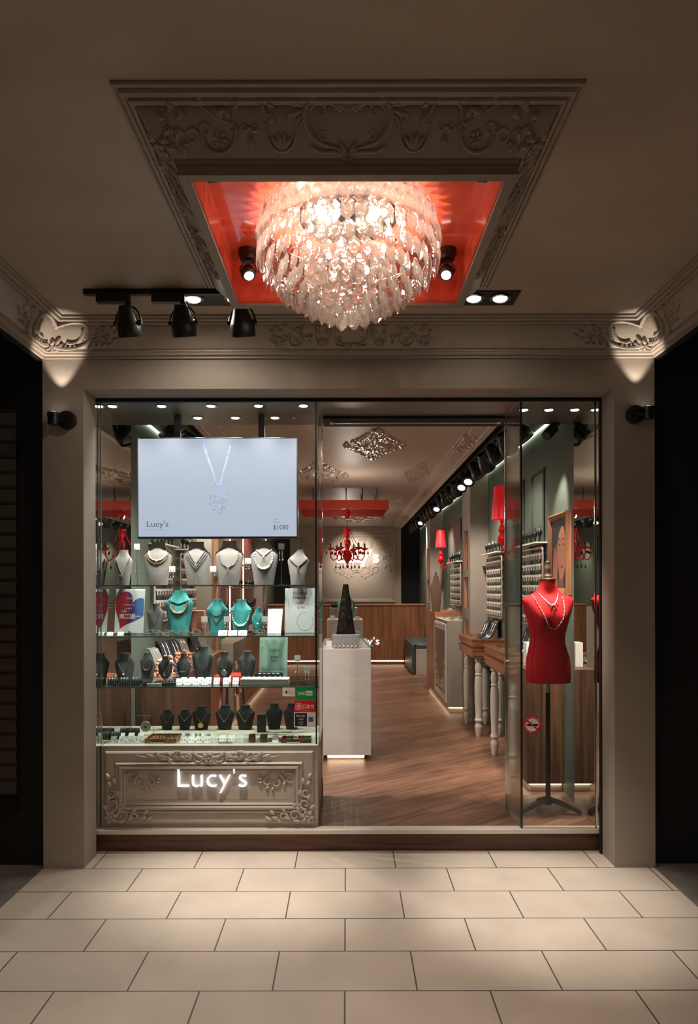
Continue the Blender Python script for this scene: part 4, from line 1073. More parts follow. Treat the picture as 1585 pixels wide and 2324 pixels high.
for i, (a, b, yt, lab, st, pr) in enumerate(low):
    i += 1
    loc, w, h = px_bust('necklace_bust', lab, DGREYF, a, b, yt, S3, 4.52 if i == 1 else 4.72, 'dark grey busts on the lowest glass shelf', pr)
    necklace('fine silver necklace on the ' + {1: 'widest left bust', 2: 'narrow third bust', 3: 'left oval grey bust', 4: 'right oval grey bust', 5: 'largest dark grey bust', 6: 'bust right of the largest', 7: 'bust by the pale green poster'}[i] + ' of the lowest shelf', loc, w, h, pr, st,
             (SILV, 'bead' if i in (2, 5) else 'chain'), 'necklaces in the display window', 26, 0.34, 0.73, 0.34, 0.003 if i == 2 else 0.0018, {1: 'ball', 3: 'drop', 4: 'bar', 5: None, 6: 'disc', 7: None, 2: None}[i], 2 if i == 5 else 1, PEARL if i in (1, 2) else None)
blk = [(362, 395, 1610, 'black velvet bust, first from the left on the plinth top'), (403, 435, 1610, 'black velvet bust, second from the left on the plinth top'), (435, 478, 1603, 'black velvet bust with a large round medallion on the plinth top'),
       (488, 531, 1601, 'broad black bust in the middle of the plinth top'), (534, 578, 1601, 'broad black bust with a long thin chain on the plinth top'), (603, 641, 1597, 'black and grey bust near the right end of the plinth top'), (643, 680, 1597, 'black and grey bust partly behind the payment stickers')]
for i, (a, b, yt, lab) in enumerate(blk):
    loc, w, h = px_bust('necklace_bust', lab, BLACKF, a, b, yt, BT, 4.80, 'black busts on the plinth top')
    if i in (5, 6):
        pass
    else:
        necklace('thin necklace on the black bust, ' + ['first from the left', 'second from the left', 'with the round medallion', 'in the middle', 'with the long chain'][i], loc, w, h, BP, 'V', (GOLD if i in (0, 2) else SILV, 'bead' if i == 1 else 'chain'), 'necklaces in the display window', 26, 0.33, 0.74, 0.34 if i != 1 else 0.45, 0.0022, 'disc' if i == 2 else None, 1, GOLD)

# ---- earring cards, trays, bracelets in the window
def card(loc, label, group, w=0.040, h=0.046, lean=0.6, m=WHITE, dots=True, hang=0.0):
    c, s = math.cos(lean), math.sin(lean)
    ff = lambda u, v, hh: (u, v * s - hh * c, v * c + hh * s)
    o = G().prism([(-w / 2, 0), (w / 2, 0), (w / 2, h), (-w / 2, h)], ff, -0.0008, 0.0).build('earring_card', m, None, world=False)
    o.location = loc; tag(o, label, 'earring card', group)
    if dots:
        g = G()
        for x in (-0.009, 0.009):
            g.ball(ff(x, h * 0.42, 0.002), 0.0036, 8, 5)
            if hang: g.tube([ff(x, h * 0.42, 0.001), (x, 0.0, -0.004), (x, -0.001, -hang)] if False else [ff(x, h * 0.42, 0.002), ff(x, h * 0.42 - hang, 0.003)], 0.0018, 5)
        g.build('earrings', SILV, o, True, world=False)
    return o
ORD = ['first', 'second', 'third', 'fourth', 'fifth', 'sixth', 'seventh', 'eighth', 'ninth', 'tenth', 'eleventh', 'twelfth']
def nth(i, n):
    if n == 1: return ''
    return ['leftmost', 'rightmost'][i == n - 1] if i in (0, n - 1) else (ORD[i] + ' from left' if n > 3 else 'middle')
def card_row(px0, px1, n, py, zbase, Y, label, group, **k):
    first = None
    for i in range(n):
        px = px0 + (px1 - px0) * (i / (n - 1) if n > 1 else 0.5)
        loc = (X_(px, Y), Y, zbase + 0.0006)
        lb = (nth(i, n) + ' ' + label) if n > 1 else label
        if first is None: first = card(loc, lb, group, **k)
        else: copy_tree(first, loc, lb)
card_row(256, 312, 4, 0, BT, 4.40, 'white earring card in the front row at the plinth left end', 'front left cards on the plinth')
card_row(274, 318, 3, 0, BT, 4.50, 'white earring card in the second row at the plinth left end', 'second row of left cards on the plinth')
card_row(415, 470, 4, 0, BT, 4.395, 'white earring card in the front row right of the wooden tray', 'front middle cards on the plinth')
card_row(484, 545, 4, 0, BT, 4.42, 'white earring card in front of the two broad black busts', 'front right cards on the plinth')
card_row(422, 474, 4, 0, BT, 4.48, 'white earring card in the second row right of the wooden tray', 'second row of middle cards on the plinth')
card_row(624, 625, 1, 0, BT, 4.40, 'single white earring card between the small wooden boxes and the wooden tray', 'single cards')
card_row(405, 464, 4, 0, S3, 4.42, 'white earring card in the front row on the lowest glass shelf', 'front cards on the lowest shelf')
card_row(416, 472, 4, 0, S3, 4.48, 'white earring card in the back row on the lowest glass shelf', 'back cards on the lowest shelf')
card_row(491, 534, 3, 0, S3, 4.46, 'white card before the bust right of the largest grey one', 'right cards on the lowest shelf')
card_row(249, 273, 2, 0, S2, 4.40, 'small white earring card at the foot of the heart poster', 'cards under the heart poster', h=0.025)
card_row(505, 550, 3, 0, S2, 4.40, 'white front card on the middle shelf under the teal busts', 'white front cards on the middle shelf', w=0.058, h=0.036)
def stand_card(px, pytop, zbase, Y, label, hang=0.04, w=0.042, h=0.040):
    zt = Z_(pytop, Y)
    t = thing('earring_stand', label, 'earring stand', (X_(px, Y), Y, zbase), 'upright earring stands in the window')
    G().cyl((0, 0.004, 0.001), (0, 0.004, zt - zbase - h * 0.5), 0.0018, 6).build('stem', CHROME, t, True, world=False)
    G().lathe([(0.018, 0.0005), (0.018, 0.003), (0.003, 0.005)], (0, 0.004, 0), 16).build('base', CHROME, t, True, world=False)
    G().box(-w / 2, w / 2, -0.001, 0.0015, zt - zbase - h, zt - zbase).build('card', WHITE, t, world=False)
    g = G()
    for x in (-0.010, 0.010):
        z = zt - zbase - h * 0.6
        g.tube([(x, -0.003, z), (x, -0.003, z - hang)], 0.0013, 5); g.ball((x, -0.004, z - hang), 0.0045, 8, 5, 1.4); g.ball((x, -0.004, z - hang * 0.5), 0.003, 8, 5)
    g.build('earrings', SILV, t, True, world=False)
stand_card(311, 1233, S1, 4.60, 'tall earring stand with green and silver drops between the first two grey busts', 0.17, 0.038)
stand_card(391, 1284, S1, 4.55, 'earring stand with small drops between the second and third grey busts', 0.05)
stand_card(484, 1284, S1, 4.55, 'earring stand with short earrings between the third and fourth grey busts', 0.04)
stand_card(563, 1266, S1, 4.55, 'earring stand with bow earrings between the fourth and fifth grey busts', 0.05)
stand_card(639, 1233, S1, 4.62, 'tall earring stand with dark drops beside the rightmost grey bust', 0.09)
stand_card(464, 1398, S2, 4.54, 'low earring stand on the middle shelf left of the central teal bust', 0.05)
stand_card(515, 1398, S2, 4.54, 'low earring stand on the middle shelf between two teal busts', 0.05)
stand_card(601, 1398, S2, 4.54, 'low earring stand on the middle shelf beside the small oval teal bust', 0.05)
stand_card(675, 1487, S3, 4.55, 'taller earring stand at the right end of the lowest shelf', 0.09)
stand_card(697, 1513, S3, 4.50, 'shorter earring stand at the far right end of the lowest shelf', 0.06)
# bracelets
rb = random.Random(11)
def bracelet(loc, label, group, r=0.026, m=SILV, tilt=0.3, tr=0.003, nb=26):
    g = G(); 
    for i in range(nb):
        a = 2 * math.pi * i / nb; g.ball((r * math.cos(a), r * math.sin(a) * math.cos(tilt), tr + (r + r * math.sin(a)) * math.sin(tilt)), tr * (1 + 0.25 * (i % 3)), 6, 4)
    o = g.build('bracelet', m, None, True, world=False); o.location = loc
    return tag(o, label, 'bracelet', group)
br = None
for i, (px, Y) in enumerate([(338, 4.50), (352, 4.56), (366, 4.49), (382, 4.53), (398, 4.49), (414, 4.53), (430, 4.49), (446, 4.54), (300, 4.52), (318, 4.56), (580, 4.50), (592, 4.55)]):
    loc = (X_(px, Y), Y, S2 + 0.0005)
    lb = 'silver bead bracelet lying on the middle shelf, ' + ['third', 'fourth', 'fifth', 'sixth', 'seventh', 'eighth', 'ninth', 'tenth', 'first', 'second', 'eleventh', 'twelfth'][i] + ' from left'
    if br is None: br = bracelet(loc, lb, 'bracelets lying on the middle shelf', tilt=0.45)
    else: copy_tree(br, loc, lb, rz=rb.uniform(0, 3))
def cuff_roll(px, py0, py1, Y, z, label, k=3):
    x = X_(px, Y)
    t = thing('bracelet_roll', label, 'bracelet display', (x, Y, z), 'dark bracelet rolls in the window')
    w = 20 * Y / F; hh = 0.045
    g = G(); g.box(x - w / 2, x + w / 2, Y - 0.02, Y + 0.03, z + 0.0005, z + hh * 0.6); g.cyl((x - w / 2, Y + 0.005, z + hh * 0.62), (x + w / 2, Y + 0.005, z + hh * 0.62), 0.022, 16)
    g.build('roll', BLACKF, t, True)
    for j in range(k):
        xx = x - w * 0.3 + w * 0.3 * j
        G().tube([(xx, Y + 0.005 + 0.0245 * math.cos(a), z + hh * 0.62 + 0.0245 * math.sin(a)) for a in [math.pi * i / 10 + 0.0 for i in range(11)]] + [(xx, Y - 0.0215, z + 0.008)], 0.0018, 5).build('bangle', SILV, t, True)
for px, w in ((256, 'left'), (283, 'middle'), (310, 'right')): cuff_roll(px, 0, 0, 4.42, S3, f'dark bracelet roll with silver bangles on the lowest shelf, {w} of three')
for px, w in ((262, 'left'), (283, 'middle'), (304, 'right')): cuff_roll(px, 0, 0, 4.62 if px > 270 else 4.50, BT, f'black bracelet roll behind the left earring cards of the plinth, {w} of three', 2)
def tray(px0, px1, Y0_, Y1_, z, h, label, m, fill, mf, cat='tray', bars=7, ang=0.0):
    t = thing('jewellery_tray', label, cat, ((X_(px0, Y0_) + X_(px1, Y0_)) / 2, (Y0_ + Y1_) / 2, z))
    x0, x1 = X_(px0, Y0_), X_(px1, Y0_)
    g = G(); g.box(x0, x1, Y0_, Y1_, z + 0.0005, z + h * 0.5)
    for a in ((x0, x1, Y0_, Y0_ + 0.005), (x0, x1, Y1_ - 0.005, Y1_), (x0, x0 + 0.005, Y0_, Y1_), (x1 - 0.005, x1, Y0_, Y1_)): g.box(a[0], a[1], a[2], a[3], z + h * 0.5, z + h)
    g.build('tray_body', m, t)
    for i in range(bars):
        xx = x0 + 0.012 + (x1 - x0 - 0.03) * (i + 0.5) / bars
        if fill == 'bar':
            G().tube([(xx + 0.02, Y0_ + 0.012, z + h * 0.5 + 0.006), (xx, (Y0_ + Y1_) / 2, z + h * 0.5 + 0.010), (xx - 0.02, Y1_ - 0.012, z + h * 0.5 + 0.012)], 0.0032, 6).build('bracelet_strip', mf[i % len(mf)], t, True)
        else:
            gg = G(); 
            for k in range(12):
                a = 2 * math.pi * k / 12; gg.ball((xx + 0.013 * math.cos(a), (Y0_ + Y1_) / 2 + 0.015 * math.sin(a), z + h * 0.5 + 0.006 + 0.006 * (1 + math.sin(a))), 0.0048, 7, 4)
            gg.build('bead_ring', mf[i % len(mf)], t, True)
tray(328, 398, 4.375, 4.54, BT, 0.030, 'wooden tray with gold bracelets laid across it on the plinth top', OAKX, 'bar', [GOLD, SILV], bars=7)
tray(637, 705, 4.375, 4.48, BT, 0.026, 'low wooden tray with red and green bead bracelets at the plinth right end', WALN, 'bead', [mat('garnet_beads', (130, 20, 30), 0.2), GOLD, mat('jade_beads', (30, 120, 70), 0.2), PEARL], bars=7)
tray(564, 578, 4.39, 4.43, BT, 0.050, 'small square wooden box with a gold piece on the plinth, left of two', WALN, 'bead', [GOLD], 'box', 1)
tray(590, 605, 4.39, 4.43, BT, 0.050, 'small square wooden box with a gold piece on the plinth, right of two', WALN, 'bead', [GOLD], 'box', 1)
tray(345, 398, 4.40, 4.52, S3, 0.014, 'flat black tray with thin bracelets at the front of the lowest shelf', BLACKF, 'bar', [SILV], bars=6)
tray(578, 640, 4.58, 4.66, S3, 0.05, 'stepped black ring tray behind the white ledge of the lowest shelf', BLACKF, 'bead', [PEARL], bars=5)
o = G().box(X_(545, 4.42), X_(655, 4.42), 4.41, 4.52, S3 + 0.001, S3 + 0.038).build('white_ledge', WHITE, bevel=0.003); tag(origin(o, (X_(600, 4.5), 4.5, S3)), 'long white ledge with rings at the front right of the lowest shelf', 'display ledge')
g0 = None
for k in range(9):
    px = 552 + k * 12; loc = (X_(px, 4.45), 4.45, S3 + 0.0385)
    if g0 is None:
        g0 = G().tube([(0.007 * math.cos(a), 0, 0.0085 + 0.007 * math.sin(a)) for a in [i * math.pi / 8 for i in range(16)]], 0.0013, 5, True).build('finger_ring', SILV, None, True, world=False); g0.location = loc
        tag(g0, 'leftmost thin silver ring on the long white ledge of the lowest shelf', 'ring', 'rings on the white ledge')
    else: copy_tree(g0, loc, nth(k, 9) + ' thin silver ring on the long white ledge of the lowest shelf')
# leather price plates
for (px0, px1, Y, z, lab) in ((340, 372, 4.36, BT, 'grey price plate in front of the wooden tray on the plinth'), (494, 526, 4.36, BT, 'grey price plate below the broad black busts on the plinth'), (650, 680, 4.36, BT, 'grey price plate in front of the bead bracelet tray'), (333, 366, 4.38, S3, 'white price plate before the flat black tray on the lowest shelf')):
    o = G().box(X_(px0, Y), X_(px1, Y), Y, Y + 0.006, z + 0.0005, z + 0.014).build('price_plate', WHITE if z == S3 else CHROME, bevel=0.0008); tag(origin(o, (X_((px0 + px1) / 2, Y), Y, z)), lab, 'price plate')
# round medal in a frame, black block, white leather card, coral box
t = thing('medal_pendant', 'round silver medal with a green centre hanging in a thin frame on the plinth top', 'pendant', (X_(331, 4.62), 4.62, BT))
x = X_(331, 4.62); z = BT + 0.062
G().lathe([(0.034, -0.002), (0.036, 0), (0.034, 0.002)], (x, 4.61, z), 32, (0, -1, 0)).build('disc', mat('rose_silver', (190, 170, 160), 0.3, metal=0.6), t, True)
G().lathe([(0.014, 0), (0.010, 0.006)], (x, 4.607, z), 6, (0, -1, 0)).build('green_stone', mat('emerald_stone', (20, 120, 60), 0.1), t)
g = G(); g.tube([(x - 0.10, 4.62, BT + 0.001), (x - 0.10, 4.62, BT + 0.135), (x + 0.05, 4.62, BT + 0.135), (x + 0.05, 4.62, BT + 0.001)], 0.0015, 5); g.tube([(x - 0.012, 4.617, BT + 0.135), (x, 4.615, z + 0.034), (x + 0.012, 4.617, BT + 0.135)], 0.0008, 4); g.build('wire_frame', CHROME, t)
o = G().box(X_(583, 4.7), X_(602, 4.7), 4.70, 4.74, BT + 0.001, BT + 0.125).build('black_display_block', BLACKF, bevel=0.003); tag(origin(o, (X_(592, 4.7), 4.72, BT)), 'upright black display block between the broad bust and the grey panelled busts', 'display block')
o = G().prism([(X_(607, 4.6), S2), (X_(638, 4.6), S2), (X_(641, 4.6), S2 + 0.165), (X_(607, 4.6), S2 + 0.165)], lambda u, v, h: (u, 4.6 + (v - S2) * 0.25 - h, v), 0, 0.006).build('white_leather_board', WHITE); tag(origin(o, (X_(622, 4.6), 4.6, S2)), 'blank white board with a card pocket left of the Crystal Heaven poster', 'display board')
o = G().box(X_(434, 4.72), X_(463, 4.72), 4.72, 4.78, S2 + 0.001, S2 + 0.15).build('coral_box', mat('coral_patterned_card', (222, 138, 116), 0.6, noise=0.25, nscale=60), bevel=0.003); tag(origin(o, (X_(448, 4.72), 4.75, S2)), 'coral patterned display box behind the largest and central teal busts', 'box')

# ---- posters in acrylic holders
def holder(name, label, px0, px1, py0, py1, Y, mpaper, lean=0.16):
    x0, x1, z0, z1 = X_(px0, Y), X_(px1, Y), Z_(py1, Y), Z_(py0, Y)
    t = thing(name, label, 'poster', ((x0 + x1) / 2, Y, z0))
    ff = lambda u, v, h: (u, Y + (v - z0) * lean - h, v)
    G().prism([(x0, z0 + 0.004), (x1, z0 + 0.004), (x1, z1), (x0, z1)], ff, 0.0, 0.0015).build('paper', mpaper, t)
    g = G(); g.prism([(x0 - 0.004, z0), (x1 + 0.004, z0), (x1 + 0.004, z1 + 0.004), (x0 - 0.004, z1 + 0.004)], ff, 0.0035, 0.005); g.build('acrylic_sheet', ACRYL, t)
    g = G(); g.box(x0 - 0.004, x1 + 0.004, Y - 0.006, Y + 0.06, z0 - 0.0005, z0 + 0.003); g.build('acrylic_foot', ACRYL, t)
    return t, ff, x0, x1, z0, z1
t, ff, x0, x1, z0, z1 = holder('heart_poster', "white poster with a red and blue heart on the middle shelf", 259, 325, 1336, 1437, 4.50, WHITE)
hm = bpy.data.materials.new('printed_red_blue_heart'); hm.use_nodes = True
N = hm.node_tree.nodes; L = hm.node_tree.links; b = N['Principled BSDF']; b.inputs['Roughness'].default_value = 0.4
tc = N.new('ShaderNodeTexCoord'); sp = N.new('ShaderNodeSeparateXYZ'); nz = N.new('ShaderNodeTexNoise'); nz.inputs['Scale'].default_value = 12
mr = N.new('ShaderNodeMapRange'); mr.inputs['From Min'].default_value = -0.08; mr.inputs['From Max'].default_value = 0.08
ad = N.new('ShaderNodeMath'); ad.operation = 'MULTIPLY_ADD'; ad.inputs[1].default_value = 0.12; ad2 = N.new('ShaderNodeMath'); ad2.operation = 'SUBTRACT'; ad2.inputs[1].default_value = 0.06
cr = N.new('ShaderNodeValToRGB'); cr.color_ramp.elements[0].color = (*lin((176, 24, 38)), 1); cr.color_ramp.elements[1].color = (*lin((84, 116, 172)), 1)
e = cr.color_ramp.elements.new(0.5); e.color = (*lin((70, 28, 88)), 1); cr.color_ramp.elements[0].position = 0.25; cr.color_ramp.elements[2].position = 0.9
L.new(tc.outputs['Object'], sp.inputs[0]); L.new(tc.outputs['Object'], nz.inputs['Vector']); L.new(nz.outputs['Fac'], ad.inputs[0]); L.new(sp.outputs['X'], ad.inputs[2]); L.new(ad.outputs[0], ad2.inputs[0]); L.new(ad2.outputs[0], mr.inputs['Value'])
L.new(mr.outputs[0], cr.inputs[0]); L.new(cr.outputs[0], b.inputs['Base Color'])
cxh, czh = (x0 + x1) / 2, (z0 + z1) / 2 + 0.012
def hp(q, ang=0.42, s=0.0083):
    u = 13.5 * math.sin(q) ** 3; v = (13 * math.cos(q) - 5 * math.cos(2 * q) - 2 * math.cos(3 * q) - math.cos(4 * q)) * 1.05
    u *= s; v *= s
    return (cxh + u * math.cos(ang) + v * math.sin(ang) - 0.004, czh - u * math.sin(ang) + v * math.cos(ang))
pts = [hp(i * math.pi / 30) for i in range(60)]
pts = [(min(max(u, x0 + 0.003), x1 - 0.003), min(max(v, z0 + 0.006), z1 - 0.004)) for u, v in pts]
G().prism(pts, ff, 0.0016, 0.0019).build('printed_heart', hm, t)
def PP(px, py, Y=4.50): return X_(px, Y), Z_(py, Y)
text("Lucy's", ff, *PP(284, 1360), 0.052, 0.018, 0.0002, WHITE, 'poster_text', t, 0.0021)
text("二人同行", ff, *PP(278, 1382), 0.055, 0.010, 0.0002, WHITE, 'poster_text', t, 0.0021)
text("全館", ff, *PP(272, 1389), 0.036, 0.016, 0.0002, WHITE, 'poster_text', t, 0.0021)
text("買二送一", ff, *PP(268, 1404), 0.145, 0.036, 0.0002, WHITE, 'poster_headline', t, 0.0021, bold=0.03)
g = G()
for k in range(6): g.prism([(x0 + 0.055 + 0.014 * k + 0.004 * math.cos(a), Z_(1372, 4.50) + 0.004 * math.sin(a)) for a in [i * 1.2566 for i in range(5)]], ff, 0.0021, 0.0023)
g.build('star_row', WHITE, t)
t, ff, x0, x1, z0, z1 = holder('crystal_poster', 'pale poster reading Crystal Heaven in red at the right end of the middle shelf', 646, 714, 1335, 1437, 4.60, mat('pale_poster_paper', (214, 214, 212), 0.5))
RI = mat('red_ink', (196, 50, 50), 0.5); GI = mat('grey_ink', (130, 130, 134), 0.5)
PC = lambda px, py: PP(px, py, 4.60)
text("Lucy's", ff, *PC(681, 1341), 0.03, 0.010, 0.0002, GI, 'poster_text', t, 0.0016, True)
text("Crystal", ff, *PC(681, 1350), 0.100, 0.022, 0.0002, RI, 'poster_headline', t, 0.0016, True, bold=0.02)
text("Heaven", ff, *PC(681, 1359), 0.100, 0.019, 0.0002, RI, 'poster_headline', t, 0.0016, True, bold=0.02)
text("水晶系列", ff, *PC(681, 1370), 0.055, 0.012, 0.0002, GI, 'poster_text', t, 0.0016, True)
text("$1795", ff, *PC(683, 1382), 0.050, 0.017, 0.0002, RI, 'poster_price', t, 0.0016, True, bold=0.02)
g = G()
c0 = PC(692, 1410); g.ribbon([(c0[0] + 0.055 * math.cos(a), c0[1] + 0.062 * math.sin(a)) for a in [0.6 - i * 0.3 for i in range(19)]], 0.0022, ff, 0.3, 3, 0.0016)
for (a, b_) in (((652, 1340), (656, 1400)), ((700, 1338), (708, 1350)), ((656, 1372), (664, 1380))):
    A = PC(*a); B = PC(*b_); g.ribbon([A, B], 0.0012, ff, 0.3, 3, 0.0016)
g.build('printed_bracelet', mat('pink_gold_ink', (196, 160, 146), 0.5), t)
MINT = mat('mint_poster_paper', (196, 226, 206), 0.5, noise=0.12, nscale=9); MINT2 = mat('mint_dark_ink', (88, 118, 104), 0.5)
t, ff, x0, x1, z0, z1 = holder('mint_poster', 'pale mint green poster standing behind the ring tray on the lowest shelf', 588, 652, 1447, 1536, 4.70, MINT)
PM = lambda px, py: PP(px, py, 4.70)
G().prism([PM(606, 1520), PM(642, 1520), PM(642, 1459), PM(628, 1459), PM(622, 1450), PM(616, 1459), PM(606, 1459)], ff, 0.0016, 0.002).build('printed_panel', mat('mint_panel_ink', (166, 200, 180), 0.5), t)
text("Lucy's", ff, *PM(622, 1480), 0.075, 0.024, 0.0002, MINT2, 'poster_text', t, 0.0022, True)
text("耶誕禮", ff, *PM(622, 1494), 0.055, 0.014, 0.0002, MINT2, 'poster_text', t, 0.0022, True)
text("$783", ff, *PM(622, 1502), 0.045, 0.014, 0.0002, MINT2, 'poster_price', t, 0.0022, True)

# ---- payment stickers on the glass
gf = front(GY)
def sticker(name, label, px0, px1, py0, py1, m):
    x0, x1, z0, z1 = X_(px0, GY), X_(px1, GY), Z_(py1, GY), Z_(py0, GY)
    o = G().prism([(x0, z0), (x1, z0), (x1, z1), (x0, z1)], gf, 0.0003, 0.0008).build(name, m)
    return tag(origin(o, ((x0 + x1) / 2, GY, z0)), label, 'sticker')
def ST(px, py): return X_(px, GY), Z_(py, GY)
def stext(s, o, px, py, w, h, m, h0=0.0008, **k): return text(s, gf, *ST(px, py), w, h, 0.0003, m, 'lettering', o, h0, **k)
o = sticker('payment_sticker', 'small white sticker reading Pay on the display window glass', 641, 669.5, 1560, 1580, mat('pinkish_white_vinyl', (226, 212, 206), 0.5))
bl = mat('black_ink', (14, 14, 16), 0.5)
c = ST(650, 1570.5); g = G(); g.prism([(c[0] + 0.0075 * math.cos(a) * (1 if math.cos(a) < 0.75 else 0.80), c[1] + 0.0085 * math.sin(a) - 0.001) for a in [i * math.pi / 10 for i in range(20)]], gf, 0.0008, 0.0011)
g.prism([(c[0] + 0.0012, c[1] + 0.009), (c[0] + 0.005, c[1] + 0.0115), (c[0] + 0.0048, c[1] + 0.0155), (c[0] + 0.001, c[1] + 0.013)], gf, 0.0008, 0.0011); g.build('fruit_mark', bl, o)
stext("Pay", o, 655, 1576, 0.031, 0.022, GI)
o = sticker('payment_sticker', 'green sticker reading LINE Pay on the display window glass', 669.5, 715, 1558, 1589, mat('green_vinyl', (0, 150, 76), 0.4))
stext("LINE", o, 676, 1577, 0.045, 0.019, WHITE, bold=0.01)
a_, b_ = ST(694, 1578.5), ST(709, 1567.5); G().prism([(a_[0], a_[1]), (b_[0], a_[1]), (b_[0], b_[1]), (a_[0], b_[1])], gf, 0.0008, 0.0010).build('white_box', WHITE, o)
stext("Pay", o, 695.5, 1577.5, 0.034, 0.020, mat('green_vinyl', (0, 150, 76)), 0.0011)
o = sticker('payment_sticker', 'red sticker with white Chinese payment lettering on the display window glass', 668, 716, 1590, 1615, mat('red_vinyl', (206, 22, 34), 0.4))
stext("街", o, 673, 1608, 0.032, 0.028, WHITE); stext("口支付", o, 687, 1608, 0.072, 0.028, WHITE, bold=0.01); stext("JKOPAY", o, 686, 1613, 0.042, 0.005, WHITE)
g = G(); q0, q1 = ST(671, 1610), ST(683.5, 1596); rect_mould(g, gf, q0[0], q0[1], q1[0], q1[1], [(0, 0.0008), (0, 0.0011), (0.0022, 0.0011), (0.0022, 0.0008)]); g.build('square_outline', WHITE, o)
o = sticker('window_sticker', 'lowest window sticker, pale with a black panel and white heart', 667, 716, 1616, 1650, mat('pinkish_white_vinyl', (226, 212, 206)))
a_, b_ = ST(669, 1648), ST(696.5, 1618); G().prism([(a_[0], a_[1]), (b_[0], a_[1]), (b_[0], b_[1]), (a_[0], b_[1])], gf, 0.0008, 0.0010).build('black_panel', bl, o)
stext("PLUS", o, 673, 1627, 0.052, 0.014, WHITE, 0.0011); stext("CARD", o, 677, 1634, 0.034, 0.010, WHITE, 0.0011)
hc = ST(682.5, 1641.5); g = G(); g.ribbon([(hc[0] + 0.00095 * 13 * math.sin(q) ** 3, hc[1] + 0.00085 * (13 * math.cos(q) - 5 * math.cos(2 * q) - 2 * math.cos(3 * q) - math.cos(4 * q))) for q in [i * math.pi / 15 for i in range(31)]], 0.0010, gf, 0.3, 3, 0.0011); g.build('heart_outline', WHITE, o)
a_, b_ = ST(700, 1638), ST(711, 1627); G().prism([(a_[0], a_[1]), (b_[0], a_[1]), (b_[0], b_[1]), (a_[0], b_[1])], gf, 0.0008, 0.0010).build('blue_square', mat('blue_vinyl', (40, 90, 140), 0.4), o)
# no smoking sticker on the right vitrine
c = ST(1208, 1646); r = 0.058
o = G().lathe([(r, 0), (r, 0.0006)], (c[0], GY - 0.0003, c[1]), 40, (0, -1, 0)).build('no_smoking_sticker', mat('red_vinyl', (206, 22, 34)))
tag(origin(o, (c[0], GY, c[1])), 'round red and white no smoking sticker on the glass of the right vitrine', 'sticker')
G().lathe([(r * 0.72, 0), (r * 0.72, 0.0004)], (c[0], GY - 0.0009, c[1]), 40, (0, -1, 0)).build('white_disc', WHITE, o)
g = G(); g.box(c[0] - 0.034, c[0] + 0.036, GY - 0.0018, GY - 0.0013, c[1] - 0.008, c[1] + 0.006); g.build('cigarette', bl, o)
g = G(); g.ribbon([(c[0] - 0.002, c[1] + 0.012), (c[0] - 0.008, c[1] + 0.020), (c[0] + 0.002, c[1] + 0.024), (c[0] - 0.004, c[1] + 0.032)], 0.0012, gf, 0.3, 3, 0.0013); g.build('smoke', GI, o)
g = G(); g.prism([(c[0] - 0.040, c[1] + 0.026), (c[0] - 0.033, c[1] + 0.034), (c[0] + 0.040, c[1] - 0.026), (c[0] + 0.033, c[1] - 0.034)], gf, 0.0019, 0.0022); g.build('slash', mat('red_vinyl', (206, 22, 34)), o)
g = G()
for s, a0, st in (("禁止吸煙NO", 2.65, -0.40), ("違者罰款2000", -2.75, 0.29)):
    pass
for i, chx in enumerate("禁止吸煙NOSMOKING"):
    a = math.pi * 0.5 + 0.36 * 8 - 0.36 * i
    text(chx, lambda u, v, h, a=a: (c[0] + (r * 0.86) * math.cos(a) + u * math.sin(a) + v * math.cos(a) , GY - h, c[1] + (r * 0.86) * math.sin(a) - u * math.cos(a) + v * math.sin(a)), -0.0035, -0.0045, 0.007, 0.009, 0.0003, WHITE, 'ring_character', o, 0.0009)
# ================================================================ RIGHT VITRINE
MY = 4.59
def MX(px): return X_(px, MY)
def MZ(py): return Z_(py, MY)
df = thing('dress_form', 'red fabric dress form on a black tripod stand in the right vitrine', 'mannequin', (MX(1243.5), MY, FZ))
rows = [(1549, 1195.5, 1293.6, .62), (1535, 1194.5, 1294.5, .64), (1510, 1194, 1294, .66), (1495, 1195.5, 1292.5, .66), (1478, 1199, 1287, .66), (1462, 1202.5, 1282.5, .68), (1448, 1203.5, 1281.5, .70), (1435, 1202.5, 1283.5, .74),
        (1422, 1200, 1286.5, .80), (1410, 1197.5, 1289.5, .86), (1400, 1195, 1292, .86), (1388, 1190.5, 1296.5, .74), (1376, 1187.5, 1299.5, .62), (1368, 1185.5, 1301.5, .52), (1362, 1185, 1302.5, .44), (1358, 1188, 1300, .38), (1355, 1194, 1295, .36), (1351, 1203, 1285, .38), (1346, 1213, 1274, .46), (1340, 1220, 1268, .56), (1332, 1224.5, 1263.5, .70), (1320, 1226.5, 1260.5, .92), (1315, 1227.5, 1259.5, .95)]
TR = [((MX(a) + MX(b)) / 2, (MX(b) - MX(a)) / 2, (MX(b) - MX(a)) / 2 * d, MZ(py)) for py, a, b, d in rows]
def torso_pt(i, a):
    cx, rx, ry, z = TR[i]; c, s = math.cos(a), math.sin(a)
    n = 2.5; x = cx + rx * math.copysign(abs(c) ** (2 / n), c); y = -ry * math.copysign(abs(s) ** (2 / 2.1), s)
    if s > 0 and 8 <= i <= 12:       # bust
        w = {8: .5, 9: 1, 10: 1, 11: .6, 12: .25}[i]
        q = abs(c); y -= 0.022 * w * math.exp(-((q - 0.48) / 0.22) ** 2) ; y += 0.010 * w * math.exp(-(q / 0.15) ** 2)
    return (x, MY + y, z)
g = G(); n = 44
vs = [torso_pt(i, 2 * math.pi * k / n) for i in range(len(TR)) for k in range(n)]
